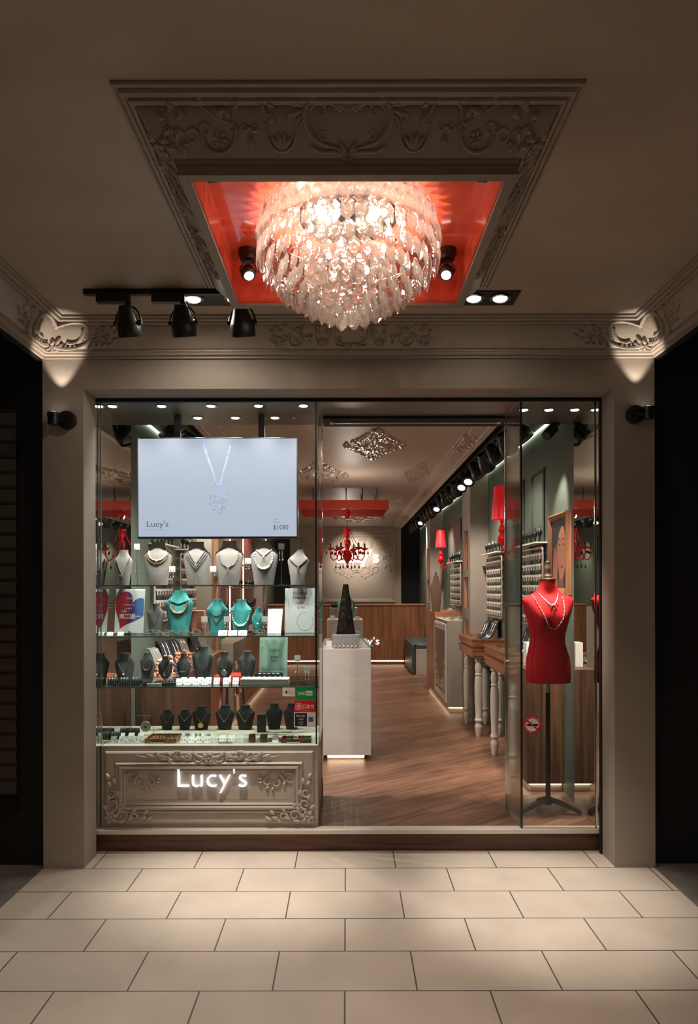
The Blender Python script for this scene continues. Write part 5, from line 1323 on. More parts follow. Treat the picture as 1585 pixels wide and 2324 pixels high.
g.add(vs, [(i * n + k, i * n + (k + 1) % n, (i + 1) * n + (k + 1) % n, (i + 1) * n + k) for i in range(len(TR) - 1) for k in range(n)] + [tuple(range(n)), tuple((len(TR) - 1) * n + k for k in range(n - 1, -1, -1))])
to = g.build('torso', REDF, df, True)
g = G()
for sg in (-1, 1): g.tube([(lambda p: (p[0], p[1] - 0.001, p[2]))(torso_pt(i, math.pi / 2 + sg * 0.95)) for i in range(0, 15)], 0.0014, 4)
g.build('seam', mat('dark_red_thread', (120, 12, 22), 0.8), df)
xc = MX(1243.5)
G().lathe([(0.050, -0.004), (0.055, 0.004), (0.055, 0.014), (0.046, 0.022), (0.03, 0.026)], (xc, MY, MZ(1320)), 32, ex=1.0, ey=0.95).build('neck_cap', mat('brown_bronze', (110, 78, 62), 0.25, metal=0.6), df, True)
G().lathe([(0.026, 0), (0.030, 0.010), (0.022, 0.022), (0.018, 0.035), (0.023, 0.055), (0.022, 0.070), (0.012, 0.095), (0.014, 0.105), (0.008, 0.115)], (xc, MY, MZ(1312)), 20).build('neck_finial', WALN, df, True)
G().cyl((xc, MY, FZ + 0.09), (xc, MY, MZ(1549) + 0.004), 0.0160, 16).build('pole', BLACK, df, True)
G().cyl((xc, MY, MZ(1573)), (xc, MY, MZ(1551)), 0.018, 16).build('collar', CHROME, df, True)
G().lathe([(0.024, 0.06), (0.030, 0.07), (0.030, 0.10), (0.02, 0.115)], (xc, MY, FZ), 20).build('hub', BLACK, df, True)
G().ball((xc - 0.062, MY - 0.01, FZ + 0.088), 0.018, 12, 8).build('locking_knob', BLACK, df, True)
for a in (-2.93, -0.20, 1.6):
    c, s = math.cos(a), math.sin(a); L_ = 0.215
    g = G(); pts = [(xc + c * t * L_, MY + s * t * L_, FZ + 0.100 - 0.079 * t ** 1.3) for t in (0, .25, .5, .75, .92, 1.0)]
    for i in range(len(pts) - 1):
        p, q = pts[i], pts[i + 1]; w0, w1 = 0.022, 0.022; h0 = 0.020 - 0.004 * i / 5
        nx, ny = -s, c
        g.add([(p[0] + nx * w0, p[1] + ny * w0, p[2] - h0), (p[0] - nx * w0, p[1] - ny * w0, p[2] - h0), (p[0] - nx * w0 * .7, p[1] - ny * w0 * .7, p[2] + h0 * .6), (p[0] + nx * w0 * .7, p[1] + ny * w0 * .7, p[2] + h0 * .6),
               (q[0] + nx * w1, q[1] + ny * w1, q[2] - h0 * (.9)), (q[0] - nx * w1, q[1] - ny * w1, q[2] - h0 * .9), (q[0] - nx * w1 * .7, q[1] - ny * w1 * .7, q[2] + h0 * .5), (q[0] + nx * w1 * .7, q[1] + ny * w1 * .7, q[2] + h0 * .5)],
              [(0, 1, 2, 3), (7, 6, 5, 4), (0, 4, 5, 1), (1, 5, 6, 2), (2, 6, 7, 3), (3, 7, 4, 0)])
    g.build('leg', mat('dark_grey_cast_iron', (52, 50, 50), 0.4), df)
def torso_y(x, z):
    """front surface of the torso at (x, z)"""
    for i in range(len(TR) - 1):
        z0, z1 = TR[i][3], TR[i + 1][3]
        if z0 <= z <= z1:
            t = (z - z0) / (z1 - z0); ys = []
            for j in (i, i + 1):
                cx, rx, ry, _ = TR[j]; q = max(-0.985, min(0.985, (x - cx) / rx)); c = math.copysign(abs(q) ** 1.25, q)
                a = math.acos(max(-1, min(1, c))); ys.append(torso_pt(j, a)[1])
            return ys[0] * (1 - t) + ys[1] * t
    return MY - 0.05
def draped(label, pts, r, m, big=None, pend=None):
    g = G(); P3 = []
    for (px, py) in pts:
        x, z = MX(px), MZ(py); P3.append(Vector((x, torso_y(x, z) - r * 1.2 - 0.003, z)))
    acc = []
    for a, b in zip(P3, P3[1:]):
        n_ = max(1, int((b - a).length / (r * 2.4)))
        for i in range(n_): acc.append(a.lerp(b, i / n_))
    for i, p in enumerate(acc): g.ball(p, r * (1.35 if i % 3 == 0 else 0.9), 7, 4)
    o = g.build('necklace', m, None, True); tag(origin(o, P3[0]), label, 'necklace')
    if pend:
        g = G()
        for (px, py, rr_) in pend:
            x, z = MX(px), MZ(py); g.ball((x, torso_y(x, z) - rr_ * 0.6 - 0.003, z), rr_ * 0.66, 10, 6)
        g.build('pendant', m, o, True)
draped('short silver necklace with a stone cluster on the red dress form', [(1221, 1348), (1226, 1356), (1232, 1364), (1238, 1370), (1243, 1373), (1249, 1371), (1255, 1364), (1260, 1356), (1264, 1346)], 0.0030, SILV,
       pend=[(1237, 1371, .008), (1243, 1374, .009), (1250, 1374, .009), (1256, 1370, .008), (1240, 1377, .007), (1252, 1378, .007), (1247, 1382, .009), (1234, 1367, .006)])
draped('long bead necklace hanging to the bust of the red dress form', [(1206, 1352), (1209, 1360), (1212, 1370), (1217, 1382), (1222, 1393), (1227, 1405), (1232, 1415), (1238, 1423), (1245, 1428), (1252, 1425), (1259, 1415), (1264, 1404), (1268, 1390), (1270, 1376), (1271, 1362), (1270, 1353)], 0.0034, mat('mixed_grey_beads', (190, 186, 176), 0.25, noise=0.5, nscale=120))

# low walnut cabinet behind it
def floating_cabinet(name, label, x0, x1, y0, y1, z1, m, side=1, led=True, cat='cabinet', zb=0.205, doors=0, mtop=None):
    t = thing(name, label, cat, ((x0 + x1) / 2, (y0 + y1) / 2, FZ))
    G().box(x0, x1, y0, y1, zb, z1).build('body', m, t, bevel=0.002)
    e = 0.035
    pl = G().box(x0 + e if side > 0 else x0 + 0.002, (x1 - 0.002) if side > 0 else x1 - e, y0 + e, y1 - e, FZ + 0.001, zb).build('recessed_base', WHITEP, t)
    if led:
        g = G(); g.box(x0 + e - 0.012, x1 - 0.01, y0 + e - 0.012, y0 + e - 0.004, zb - 0.012, zb - 0.001); 
        if side > 0: g.box(x0 + e - 0.012, x0 + e - 0.004, y0 + e, y1 - e, zb - 0.012, zb - 0.001)
        else: g.box(x1 - e + 0.004, x1 - e + 0.012, y0 + e, y1 - e, zb - 0.012, zb - 0.001)
        g.build('led_strip', LED, t)
    return t
floating_cabinet('low_cabinet', 'walnut cabinet with a glowing base behind the red dress form', 1.352, 1.628, 5.05, 5.40, 1.06, WALN)
# framed portrait poster on the wall
def wallR(x=XR): return lambda u, v, h: (x - h, u, v)
fp = thing('framed_poster', 'wooden framed poster with a hand beside a face on the wall behind the dress form', 'picture', (XR, 5.07, 1.63))
y0, y1, z0, z1 = 4.875, 5.33, 1.62, 2.235
g = G(); rect_mould(g, wallR(), y0, z0, y1, z1, [(0, 0.001), (0, 0.035), (0.012, 0.042), (0.03, 0.036), (0.045, 0.030), (0.05, 0.018)]); g.build('frame', wood('copper_wood', (176, 120, 86), (120, 76, 52), 'Z'), fp)
G().box(XR - 0.018, XR - 0.001, y0 + 0.045, y1 - 0.045, z0 + 0.045, z1 - 0.045).build('print', mat('dark_photo_paper', (44, 34, 30), 0.6), fp)
f = wallR(XR - 0.018); SK = mat('skin_tone_ink', (186, 122, 96), 0.6); SK2 = mat('shaded_skin_ink', (128, 88, 72), 0.4); LIPS = mat('lip_ink', (140, 62, 58), 0.4)
# u runs away from the camera (to the left in the photo)
def U(a): return y0 + 0.05 + a * (y1 - y0 - 0.10)
def V(b): return z0 + 0.05 + b * (z1 - z0 - 0.10)
G().prism([(U(0.34 + 0.27 * math.cos(q)), V(0.56 + (0.36 if math.sin(q) > 0 else 0.44) * math.sin(q))) for q in [i * math.pi / 12 for i in range(24)]], f, 0, 0.0006).build('printed_face', SK, fp)
G().prism([(U(a), V(b)) for a, b in ((0.20, 0.0), (0.56, 0.0), (0.52, 0.22), (0.24, 0.22))], f, 0, 0.0005).build('printed_neck', SK2, fp)
g = G()
for k in range(3): g.ribbon([(U(0.66 + 0.11 * k), V(0.0)), (U(0.67 + 0.105 * k), V(0.25)), (U(0.64 + 0.10 * k), V(0.48)), (U(0.58 + 0.11 * k), V(0.70 - 0.05 * k))], [0.020, 0.018, 0.014, 0.008], f, 0.05, 3, 0.0008)
g.build('printed_hand', SK, fp)
g = G(); g.ribbon([(U(0.60), V(0.2)), (U(0.59), V(0.55)), (U(0.50), V(0.85))], [0.008, 0.007, 0.010], f, 0.03, 3, 0.0007); g.ribbon([(U(0.30), V(0.66)), (U(0.27), V(0.50)), (U(0.32), V(0.45))], [0.002, 0.005, 0.003], f, 0.03, 3, 0.0007); g.build('printed_shadows', SK2, fp)
g = G()
for a0 in (0.15, 0.40): g.ribbon([(U(a0), V(0.62)), (U(a0 + 0.06), V(0.645)), (U(a0 + 0.12), V(0.62))], [0.002, 0.008, 0.002], f, 0.03, 3, 0.0009); g.ribbon([(U(a0 - 0.01), V(0.70)), (U(a0 + 0.07), V(0.725)), (U(a0 + 0.14), V(0.705))], [0.002, 0.005, 0.002], f, 0.03, 3, 0.0009)
g.ribbon([(U(0.05), V(0.95)), (U(0.34), V(0.93)), (U(0.62), V(0.80)), (U(0.66), V(0.55))], [0.02, 0.016, 0.018, 0.010], f, 0.03, 3, 0.0008)
g.build('printed_eyes_and_hair', PRNT, fp)
g = G(); g.ribbon([(U(0.22), V(0.31)), (U(0.31), V(0.315)), (U(0.40), V(0.31))], [0.002, 0.011, 0.002], f, 0.05, 3, 0.0009); g.build('printed_lips', LIPS, fp)
# spotlight over the poster
t = thing('soffit_spotlight', 'black cylindrical spotlight under the soffit of the right vitrine aimed at the poster', 'spotlight', (1.50, 4.90, SOF))
G().lathe([(0.035, 0), (0.035, -0.012), (0.012, -0.016), (0.010, -0.05)], (X_(1262, 4.93), 4.93, SOF - 0.0005), 20).build('mount', BLACK, t, True)
G().cyl((X_(1259, 4.93), 4.93, 2.845), (X_(1238, 4.93), 4.90, 2.775), 0.038, 24).build('housing', BLACK, t, True)
lamp('poster_beam', 'SPOT', (1.44, 4.93, 2.77), 90, SCOL, (XR, 5.2, 2.0), 0.02, 46, 0.7)

# ================================================================ SHOP, RIGHT SIDE
TURN = [(0.024, 0.0), (0.030, 0.03), (0.037, 0.09), (0.039, 0.11), (0.030, 0.125), (0.027, 0.14), (0.036, 0.155), (0.042, 0.17), (0.034, 0.185), (0.030, 0.20), (0.038, 0.36), (0.040, 0.50), (0.036, 0.60), (0.028, 0.625), (0.038, 0.64), (0.028, 0.655), (0.037, 0.70), (0.030, 0.745), (0.024, 0.76), (0.036, 0.775), (0.036, 0.815)]
def tray_table(label, x0, x1, y0, y1):
    t = thing('tray_table', label, 'table', ((x0 + x1) / 2, (y0 + y1) / 2, FZ))
    def tier(za, zb, o0, o1, nm, hollow):
        g = G()
        vs = []
        for z, o in ((za, o0), (za + 0.02, o0 * 0.6 + o1 * 0.4), (za + 0.024, o1 * 0.7), (zb - 0.022, o1), (zb - 0.018, o1 * 1.0 + 0.006), (zb, o1 + 0.008)):
            vs += [(x0 - o, y0 - o, z), (x1, y0 - o, z), (x1, y1 + o, z), (x0 - o, y1 + o, z)]
        m_ = 6; fs = [(i * 4 + k, i * 4 + (k + 1) % 4, (i + 1) * 4 + (k + 1) % 4, (i + 1) * 4 + k) for i in range(m_ - 1) for k in range(4)] + [(3, 2, 1, 0)]
        g.add(vs, fs)
        o = o1 + 0.008
        if hollow:
            w = 0.014; b = len(g.v)
            g.add([(x0 - o, y0 - o, zb), (x1, y0 - o, zb), (x1, y1 + o, zb), (x0 - o, y1 + o, zb), (x0 - o + w, y0 - o + w, zb), (x1 - w, y0 - o + w, zb), (x1 - w, y1 + o - w, zb), (x0 - o + w, y1 + o - w, zb),
                   (x0 - o + w, y0 - o + w, zb - 0.03), (x1 - w, y0 - o + w, zb - 0.03), (x1 - w, y1 + o - w, zb - 0.03), (x0 - o + w, y1 + o - w, zb - 0.03)],
                  [(0, 1, 5, 4), (1, 2, 6, 5), (2, 3, 7, 6), (3, 0, 4, 7), (4, 5, 9, 8), (5, 6, 10, 9), (6, 7, 11, 10), (7, 4, 8, 11), (8, 9, 10, 11)])
        else: g.add([(x0 - o, y0 - o, zb), (x1, y0 - o, zb), (x1, y1 + o, zb), (x0 - o, y1 + o, zb)], [(0, 1, 2, 3)])
        g.build(nm, OAKX, t)
    tier(0.955, 1.045, -0.012, 0.0, 'drawer_frame', False)
    tier(1.050, 1.147, -0.018, 0.0, 'top_tray', True)
    for (x, y) in ((x0 + 0.075, y0 + 0.08), (x0 + 0.075, y1 - 0.08), (x1 - 0.06, y0 + 0.08), (x1 - 0.06, y1 - 0.08)):
        G().lathe(TURN, (x, y, FZ + 0.001), 20).build('leg', WHITEP, t, True)
    return t
tray_table('wooden tray table on turned white legs, nearer of two along the right wall', 1.285, 1.625, 5.43, 6.27)
tray_table('wooden tray table on turned white legs, farther of two along the right wall', 1.285, 1.625, 6.87, 7.68)
wc = floating_cabinet('plaster_cabinet', 'white plaster cabinet with a moulded side panel beyond the tray tables', 1.235, 1.628, 8.27, 9.42, 1.264, CONC2)
g = G(); fc = faceL(1.235); rect_mould(g, fc, 8.31, 0.25, 9.38, 1.22, [(0, 0), (0, 0.014), (0.03, 0.018), (0.06, 0.006), (0.07, 0.016), (0.09, 0.004)]); g.build('side_moulding', WHITEP, wc)
g = G(); cluster(g, lambda u, v, h: fc(8.42 + u, 0.36 + v, h * 1.2), 0.42); cluster(g, lambda u, v, h: fc(9.30 - u, 0.36 + v, h * 1.2), 0.42); g.build('side_ornament', WHITEP, wc, True)
floating_cabinet('oak_cabinet', 'oak cabinet at the far end of the right wall carrying a brown bust', 1.235, 1.628, 9.425, 10.30, 1.33, OAK)
bn = thing('corner_bench', 'grey green upholstered bench with a marble end at the back right of the shop', 'bench', (1.38, 12.5, FZ))
G().box(1.157, 1.22, 11.90, 13.40, FZ + 0.002, 0.68).build('front_upholstery', mat('grey_green_leather', (70, 88, 86), 0.4), bn, bevel=0.02)
G().box(1.221, 1.628, 11.84, 13.40, 0.60, 0.68).build('seat', mat('grey_green_leather', (70, 88, 86)), bn, bevel=0.02)
G().box(1.222, 1.628, 11.841, 11.90, FZ + 0.002, 0.597).build('marble_end', MARB, bn)
# ---- racks of earring cards
CARDM = None
def wall_rack(label, side, y0, y1, z0, z1, ncol, nrow, clabel, group, msk=None):
    global CARDM
    Xw = XR if side > 0 else XL
    t = thing('earring_rack', label, 'rack', (Xw, (y0 + y1) / 2, z0))
    x = Xw - side * 0.05; r = 0.035
    pts = []
    for (cy, cz, a0) in ((y1 - r, z1 - r, 0), (y0 + r, z1 - r, 90), (y0 + r, z0 + r, 180), (y1 - r, z0 + r, 270)):
        for k in range(5): a = math.radians(a0 + k * 22.5); pts.append((x, cy + r * math.cos(a), cz + r * math.sin(a)))
    G().tube(pts, 0.008, 8, True).build('frame', mat('rose_gold_tube', (226, 200, 184), 0.3, metal=0.4), t, True)
    g = G()
    for yy in (y0 + 0.08, y1 - 0.08):
        for zz in (z0 + 0.05, z1 - 0.05): g.cyl((x, yy, zz), (Xw - side * 0.001, yy, zz), 0.004, 8)
    g.build('wall_fixing', CHROME, t)
    p = (z1 - z0 - 0.03) / nrow
    for i in range(nrow):
        zz = z1 - 0.03 - p * (i + 0.15)
        G().box(min(x, x + side * 0.006) , max(x, x + side * 0.006), y0 + 0.01, y1 - 0.01, zz - 0.016, zz).build('rail', WHITE, t)
        rl = clabel + ', ' + (['top', 'second', 'third', 'fourth', 'fifth', 'sixth', 'seventh'][i]) + ' row'
        rl0 = rl
        for j in range(ncol):
            rl = rl0 + (', nearest card' if j == 0 else ', farthest card' if j == ncol - 1 else f', {ORD[j]} nearest card')
            yy = y0 + 0.03 + (y1 - y0 - 0.06) * (j + 0.5) / ncol
            if CARDM is None:
                g = G(); g.box(-0.0012, 0.0, -0.032, 0.032, -0.050, 0.0)
                o = g.build('earring_card', WHITE, None, world=False); 
                g = G()
                for q in (-0.009, 0.009): g.ball((-0.004, q, -0.022), 0.0052, 6, 4); g.tube([(-0.004, q, -0.022), (-0.005, q, -0.070)], 0.0028, 4)
                g.build('earrings', mat('earring_mix', (150, 130, 116), 0.25, metal=0.5), o, True, world=False)
                CARDM = o; o.location = (x - side * 0.009, yy, zz - 0.001); o.rotation_euler = (0, 0, 0 if side > 0 else math.pi)
                tag(o, rl, 'earring card', group + ' ' + str(i))
            else: copy_tree(CARDM, (x - side * 0.009, yy, zz - 0.001), rl, group + ' ' + str(i), rz=0 if side > 0 else math.pi)
    # ledge with small black display hands
    zt = z1 + 0.045
    lg = G().box(min(Xw - side * 0.001, Xw - side * 0.11), max(Xw - side * 0.001, Xw - side * 0.11), y0, y1, zt - 0.012, zt).build('wall_ledge', mat('warm_white_ledge', (240, 236, 226), 0.3)); tag(origin(lg, (Xw, (y0 + y1) / 2, zt)), 'narrow white ledge above the ' + label.split(' in ')[0].split(' on ')[0].replace('rack of earring cards', 'earring rack') + (' of the right wall' if side > 0 else ' of the left wall'), 'ledge')  # ledge in plain warm white
    return zt
hand0 = None
def ledge_hands(side, y0, y1, z, n, label):
    global hand0
    Xw = XR if side > 0 else XL
    for i in range(n):
        y = y0 + 0.05 + (y1 - y0 - 0.1) * i / max(1, n - 1); lb = ['nearest ', 'farthest '][i == n - 1] + label if i in (0, n - 1) else ORD[i] + ' nearest ' + label
        loc = (Xw - side * 0.06, y, z + 0.0005)
        if hand0 is None:
            hand0 = G().lathe([(0.022, 0), (0.022, 0.006), (0.008, 0.012), (0.007, 0.04), (0.018, 0.06), (0.021, 0.08), (0.013, 0.095), (0.008, 0.10)], (0, 0, 0), 12, ex=1.0, ey=1.3).build('ring_stand', BLACK, None, True, world=False)
            g = G()
            for q in (-1, 1): g.tube([(0.0, q * 0.012, 0.085), (0, q * 0.022, 0.11), (0, q * 0.018, 0.13)], 0.004, 6)
            g.build('silver_hooks', SILV, hand0, True, world=False); hand0.location = loc; tag(hand0, lb, 'ring stand', 'black ring stands on the wall ledges')
        else: copy_tree(hand0, loc, lb, 'black ring stands on the wall ledges')
for (lab, s, y0, y1, z0, z1, nc, nr, cl, gr) in (
    ('nearest rack of earring cards on the right wall above the tray table', 1, 5.42, 6.05, 1.36, 2.0, 7, 7, 'white earring card in the nearest right wall rack', 'cards in the nearest right rack'),
    ('second rack of earring cards on the right wall before the column', 1, 6.85, 7.58, 1.36, 2.0, 8, 7, 'white earring card in the second right wall rack', 'cards in the second right rack'),
    ('third rack of earring cards on the right wall beyond the column', 1, 9.3, 10.2, 1.42, 2.0, 8, 6, 'white earring card in the third right wall rack', 'cards in the third right rack'),
    ('nearest rack of earring cards on the left wall behind the display window', -1, 5.45, 6.0, 1.40, 2.0, 6, 6, 'white earring card in the nearest left wall rack', 'cards in the nearest left rack'),
    ('second rack of earring cards on the left wall behind the display window', -1, 6.3, 6.95, 1.40, 2.0, 7, 6, 'white earring card in the second left wall rack', 'cards in the second left rack')):
    zt = wall_rack(lab, s, y0, y1, z0, z1, nc, nr, cl, gr)
    ledge_hands(s, y0, y1, zt, 5, f'black ring stand on the ledge above the {lab.split(" ")[0]} {"right" if s > 0 else "left"} earring rack')
# ---- red wall lamps
def wall_sconce(x, y, zb, s, label):
    t = thing('wall_sconce', label, 'wall lamp', (x, y, zb - 0.3), 'red wall lamps with tapered shades')
    g = G(); w0, w1, h = 0.100 * s, 0.072 * s, 0.315 * s; n = 32
    pr = [(w0, 0), (w1, h), (w1 - 0.003, h), (w0 - 0.003, 0)]
    g.add([(x + r * math.cos(2 * math.pi * k / n), y + r * math.sin(2 * math.pi * k / n), zb + z) for r, z in pr for k in range(n)], [((i % 4) * n + k, (i % 4) * n + (k + 1) % n, ((i + 1) % 4) * n + (k + 1) % n, ((i + 1) % 4) * n + k) for i in range(4) for k in range(n)])
    g.build('lamp_shade', REDS, t, True)
    G().lathe([(0.006, 0.06), (0.012, 0.0), (0.02, -0.02), (0.012, -0.04), (0.02, -0.06), (0.034, -0.09), (0.036, -0.11), (0.02, -0.135), (0.03, -0.15), (0.046, -0.18), (0.046, -0.20), (0.03, -0.235), (0.012, -0.25), (0.010, -0.30), (0.004, -0.33)], (x, y, zb), 20).build('glass_body', REDG, t, True)
    g = G(); xw = XR; pts = [(x, y, zb - 0.27), (x + (xw - x) * 0.3, y, zb - 0.34), (x + (xw - x) * 0.7, y, zb - 0.30), (xw - 0.012, y, zb - 0.22)]
    g.tube(pts, 0.008, 8); g.build('curved_arm', REDG, t, True)
    G().lathe([(0.045, 0), (0.04, 0.012), (0.02, 0.016)], (xw - 0.0005, y, zb - 0.22), 20, (-1, 0, 0)).build('back_plate', REDG, t, True)
    G().lathe([(0.012, 0.08), (0.016, 0.12), (0.010, 0.15)], (x, y, zb), 12).build('bulb', LENS, t, True)
wall_sconce(1.50, 6.49, 2.33, 1.0, 'red glass wall lamp with a tapered red shade, nearer one, before the near column')
wall_sconce(1.50, 10.7, 2.31, 0.86, 'red glass wall lamp with a tapered red shade, farther one, before the far column')
# ---- track spots in the black troughs
SLENS = mat('lit_track_lens', (255, 250, 240), 0.5, emit=1.6)
for s in (1, -1):
    side = 'right' if s > 0 else 'left'
    o = G().box(*sorted((s * 1.36, s * 1.40)), 5.05, 14.9, 3.065, 3.0995).build('track_rail', BLACKM); tag(origin(o, (s * 1.38, 10, 3.1)), f'long black light track in the trough above the {side} wall', 'light track')
    protos = []
    ys = [5.35 + 0.44 * i for i in range(21)]
    for i, y in enumerate(ys):
        lit = i in (5, 6, 11, 16)
        lab = (['nearest', 'farthest'][i == 20] if i in (0, 20) else (['second', 'third', 'fourth', 'fifth', 'sixth', 'seventh', 'eighth', 'ninth', 'tenth', 'eleventh', 'twelfth', '13th', '14th', '15th', '16th', '17th', '18th', '19th', '20th'][i - 1] + ' nearest')) + f' black track spotlight above the {side} shop wall'
        k = 0 if lit else 1 + i % 2
        src = next((p for kk, p in protos if kk == k), None)
        loc = (s * 1.38, y, 3.064)
        if src is None:
            t = thing('shop_spotlight', lab, 'spotlight', loc, f'track spotlights above the {side} wall')
            aim = [(s * -0.35, -0.75, -1), (s * 0.7, -0.2, -1), (s * 0.6, 0.5, -0.8)][k]
            track_head_parts(t, (loc[0], loc[1], loc[2] - 0.155), aim, 1.25, SLENS if k == 0 else mat('dull_lens', (150, 140, 125), 0.2), 0.085)
            protos.append((k, t))
        else: copy_tree(src, loc, lab)

# ================================================================ MIDDLE OF THE SHOP
ct = thing('marble_counter', 'pale marble block counter floating on a glowing base in the middle of the shop', 'counter', (-0.01, 6.6, FZ))
G().box(X_(727, 5.95), X_(842, 5.95), 5.95, 7.2, 0.198, 1.136).build('block', MARB, ct, bevel=0.002)
G().box(-0.175, 0.16, 6.06, 7.1, FZ + 0.001, 0.197).build('recessed_base', WHITEP, ct)
G().box(-0.17, 0.155, 6.052, 6.058, FZ + 0.012, 0.194).build('led_strip', LED, ct)
for (a, b, Y, z, lab) in ((742, 824, 7.3, 1.327, 'second marble block standing behind the marble counter, slightly taller'), (748, 812, 8.1, 1.43, 'third and tallest pale block behind the marble counter')):
    o = G().box(X_(a, Y), X_(b, Y), Y, Y + 0.55, FZ + 0.001, z).build('marble_block', MARB, bevel=0.002); tag(origin(o, (0, Y + 0.27, FZ)), lab, 'display block')
# black and gold pyramid
tr_ = thing('pyramid_tree', 'tall black and gold pyramid ornament standing on the marble counter', 'ornament', (X_(785, 6.35), 6.35, 1.137))
pm_ = mat('black_gold_resin', (24, 15, 12), 0.12, coat=0.6)
nt = pm_.node_tree; b = nt.nodes['Principled BSDF']; v = nt.nodes.new('ShaderNodeTexNoise'); v.inputs['Scale'].default_value = 45; r = nt.nodes.new('ShaderNodeValToRGB'); tc = nt.nodes.new('ShaderNodeTexCoord')
r.color_ramp.elements[0].position = 0.66; r.color_ramp.elements[0].color = (*lin((26, 16, 12)), 1); r.color_ramp.elements[1].position = 0.76; r.color_ramp.elements[1].color = (*lin((190, 110, 50)), 1)
nt.links.new(tc.outputs['Object'], v.inputs['Vector']); nt.links.new(v.outputs['Fac'], r.inputs[0]); nt.links.new(r.outputs[0], b.inputs['Base Color'])
x, y = tr_.location.x, tr_.location.y
g = G(); H = Z_(1326, 6.35) - 1.137
g.lathe([(0.098, 0.0), (0.096, 0.02), (0.020, H - 0.01), (0.018, H)], (x, y, 1.1372), 4, None)
for k in range(4):
    a = k * math.pi / 2; g.tube([(x + 0.099 * math.cos(a), y + 0.099 * math.sin(a), 1.14), (x + 0.02 * math.cos(a), y + 0.02 * math.sin(a), 1.137 + H)], 0.004, 6)
g.build('pyramid_body', pm_, tr_)
rr = random.Random(2)
for k in range(14):
    t_ = rr.random(); a = rr.choice((-1.57, -2.2, -0.9, 3.14, 0)); rad = 0.070 * (1 - t_) + 0.016
    G().ball((x + rad * math.cos(a), y + rad * math.sin(a), 1.145 + t_ * H * 0.95), 0.006, 8, 5).build('gold_stud', GOLD, tr_, True)
# glitter riser with rings
t = thing('glitter_riser', 'grey glitter covered riser at the front of the marble counter', 'display riser', (X_(785, 6.06), 6.06, 1.137))
G().box(X_(755, 6.04), X_(816, 6.04), 6.04, 6.10, 1.1365, 1.255).build('riser_block', mat('silver_glitter', (176, 172, 168), 0.35, metal=0.4, noise=0.5, nscale=200), t, bevel=0.002)
r0 = None
for i in range(6):
    loc = (X_(763 + 9.2 * i, 6.0), 6.0, 1.1365); lb = nth(i, 6) + ' silver ring cone in front of the glitter riser'
    if r0 is None:
        r0 = G().lathe([(0.013, 0), (0.012, 0.008), (0.006, 0.035), (0.003, 0.048)], (0, 0, 0), 14).build('ring_cone', SILV, None, True, world=False); G().lathe([(0.010, 0.016), (0.013, 0.020), (0.010, 0.026)], (0, 0, 0), 12).build('ring', GOLD, r0, True, world=False); r0.location = loc; tag(r0, lb, 'ring display', 'ring cones on the counter')
    else: copy_tree(r0, loc, lb)
def ramp(loc, s, m, label, rz=0.0, cat='necklace ramp', chain=SILV):
    g = G(); pts = [(0.0, 0.10, 0.17), (0, 0.075, 0.165), (0, 0.05, 0.13), (0, 0.03, 0.09), (0, 0.0, 0.045), (0, -0.05, 0.012), (0, -0.09, 0.003)]
    vs = []; w = 0.035
    for (a, yy, zz) in pts: vs += [(-w * s, yy * s, zz * s), (w * s, yy * s, zz * s), (w * s, yy * s + 0.008, zz * s - 0.002 if zz > 0.02 else 0), (-w * s, yy * s + 0.008, zz * s - 0.002 if zz > 0.02 else 0)]
    g.add(vs, [(i * 4 + k, i * 4 + (k + 1) % 4, (i + 1) * 4 + (k + 1) % 4, (i + 1) * 4 + k) for i in range(6) for k in range(4)] + [(3, 2, 1, 0), (24, 25, 26, 27)])
    g.box(-w * 0.2 * s, w * 0.2 * s, 0.09 * s, 0.11 * s, 0, 0.168 * s)
    o = g.build('necklace_ramp', m, None, True, world=False); o.location = loc; o.rotation_euler = (0, 0, rz); tag(o, label, cat)
    g = G()
    for q in (-0.014, 0.012): g.tube([(q * s, yy * s - 0.003, zz * s + 0.003) for (_, yy, zz) in pts], 0.0016, 5)
    g.build('chains', chain, o, True, world=False)
ramp((X_(829, 6.22), 6.20, 1.137), 0.8, TEALF, 'teal curved necklace ramp right of the black pyramid', 1.57)
ramp((X_(757, 6.5), 6.5, 1.137), 1.1, GREYF, 'grey curved necklace ramp left of the black pyramid', -0.7)
loc, w, h = px_bust('necklace_bust', 'teal bust on the second marble block, half hidden by the black pyramid', TEALF, 766, 806, 1352, 1.327, 7.5, 'busts inside the shop')
necklace('heavy silver necklace on the teal bust behind the black pyramid', loc, w, h, BP, 'U', (SILV, 'grad'), None, 26, 0.36, 0.70, 0.30, 0.007)
for (px, Y, z, ww, hh, lab) in ((747, 6.2, 1.137, 0.05, 0.05, 'small white box at the left corner of the marble counter'), (755, 7.4, 1.3275, 0.05, 0.04, 'small white box on the second marble block'), (811, 7.4, 1.3275, 0.05, 0.03, 'flat white box on the right of the second marble block')):
    x = X_(px, Y); o = G().box(x - ww / 2, x + ww / 2, Y, Y + ww, z, z + hh).build('jewellery_box', WHITE, bevel=0.002); tag(origin(o, (x, Y, z)), lab, 'box')
# price stand on the tallest block
o = G().box(X_(752, 8.3), X_(806, 8.3), 8.3, 8.34, 1.431, 1.47).build('bracelet_bar', BLACKF, bevel=0.004); tag(origin(o, (0, 8.3, 1.431)), 'black velvet bar on the tallest pale block', 'bracelet display')

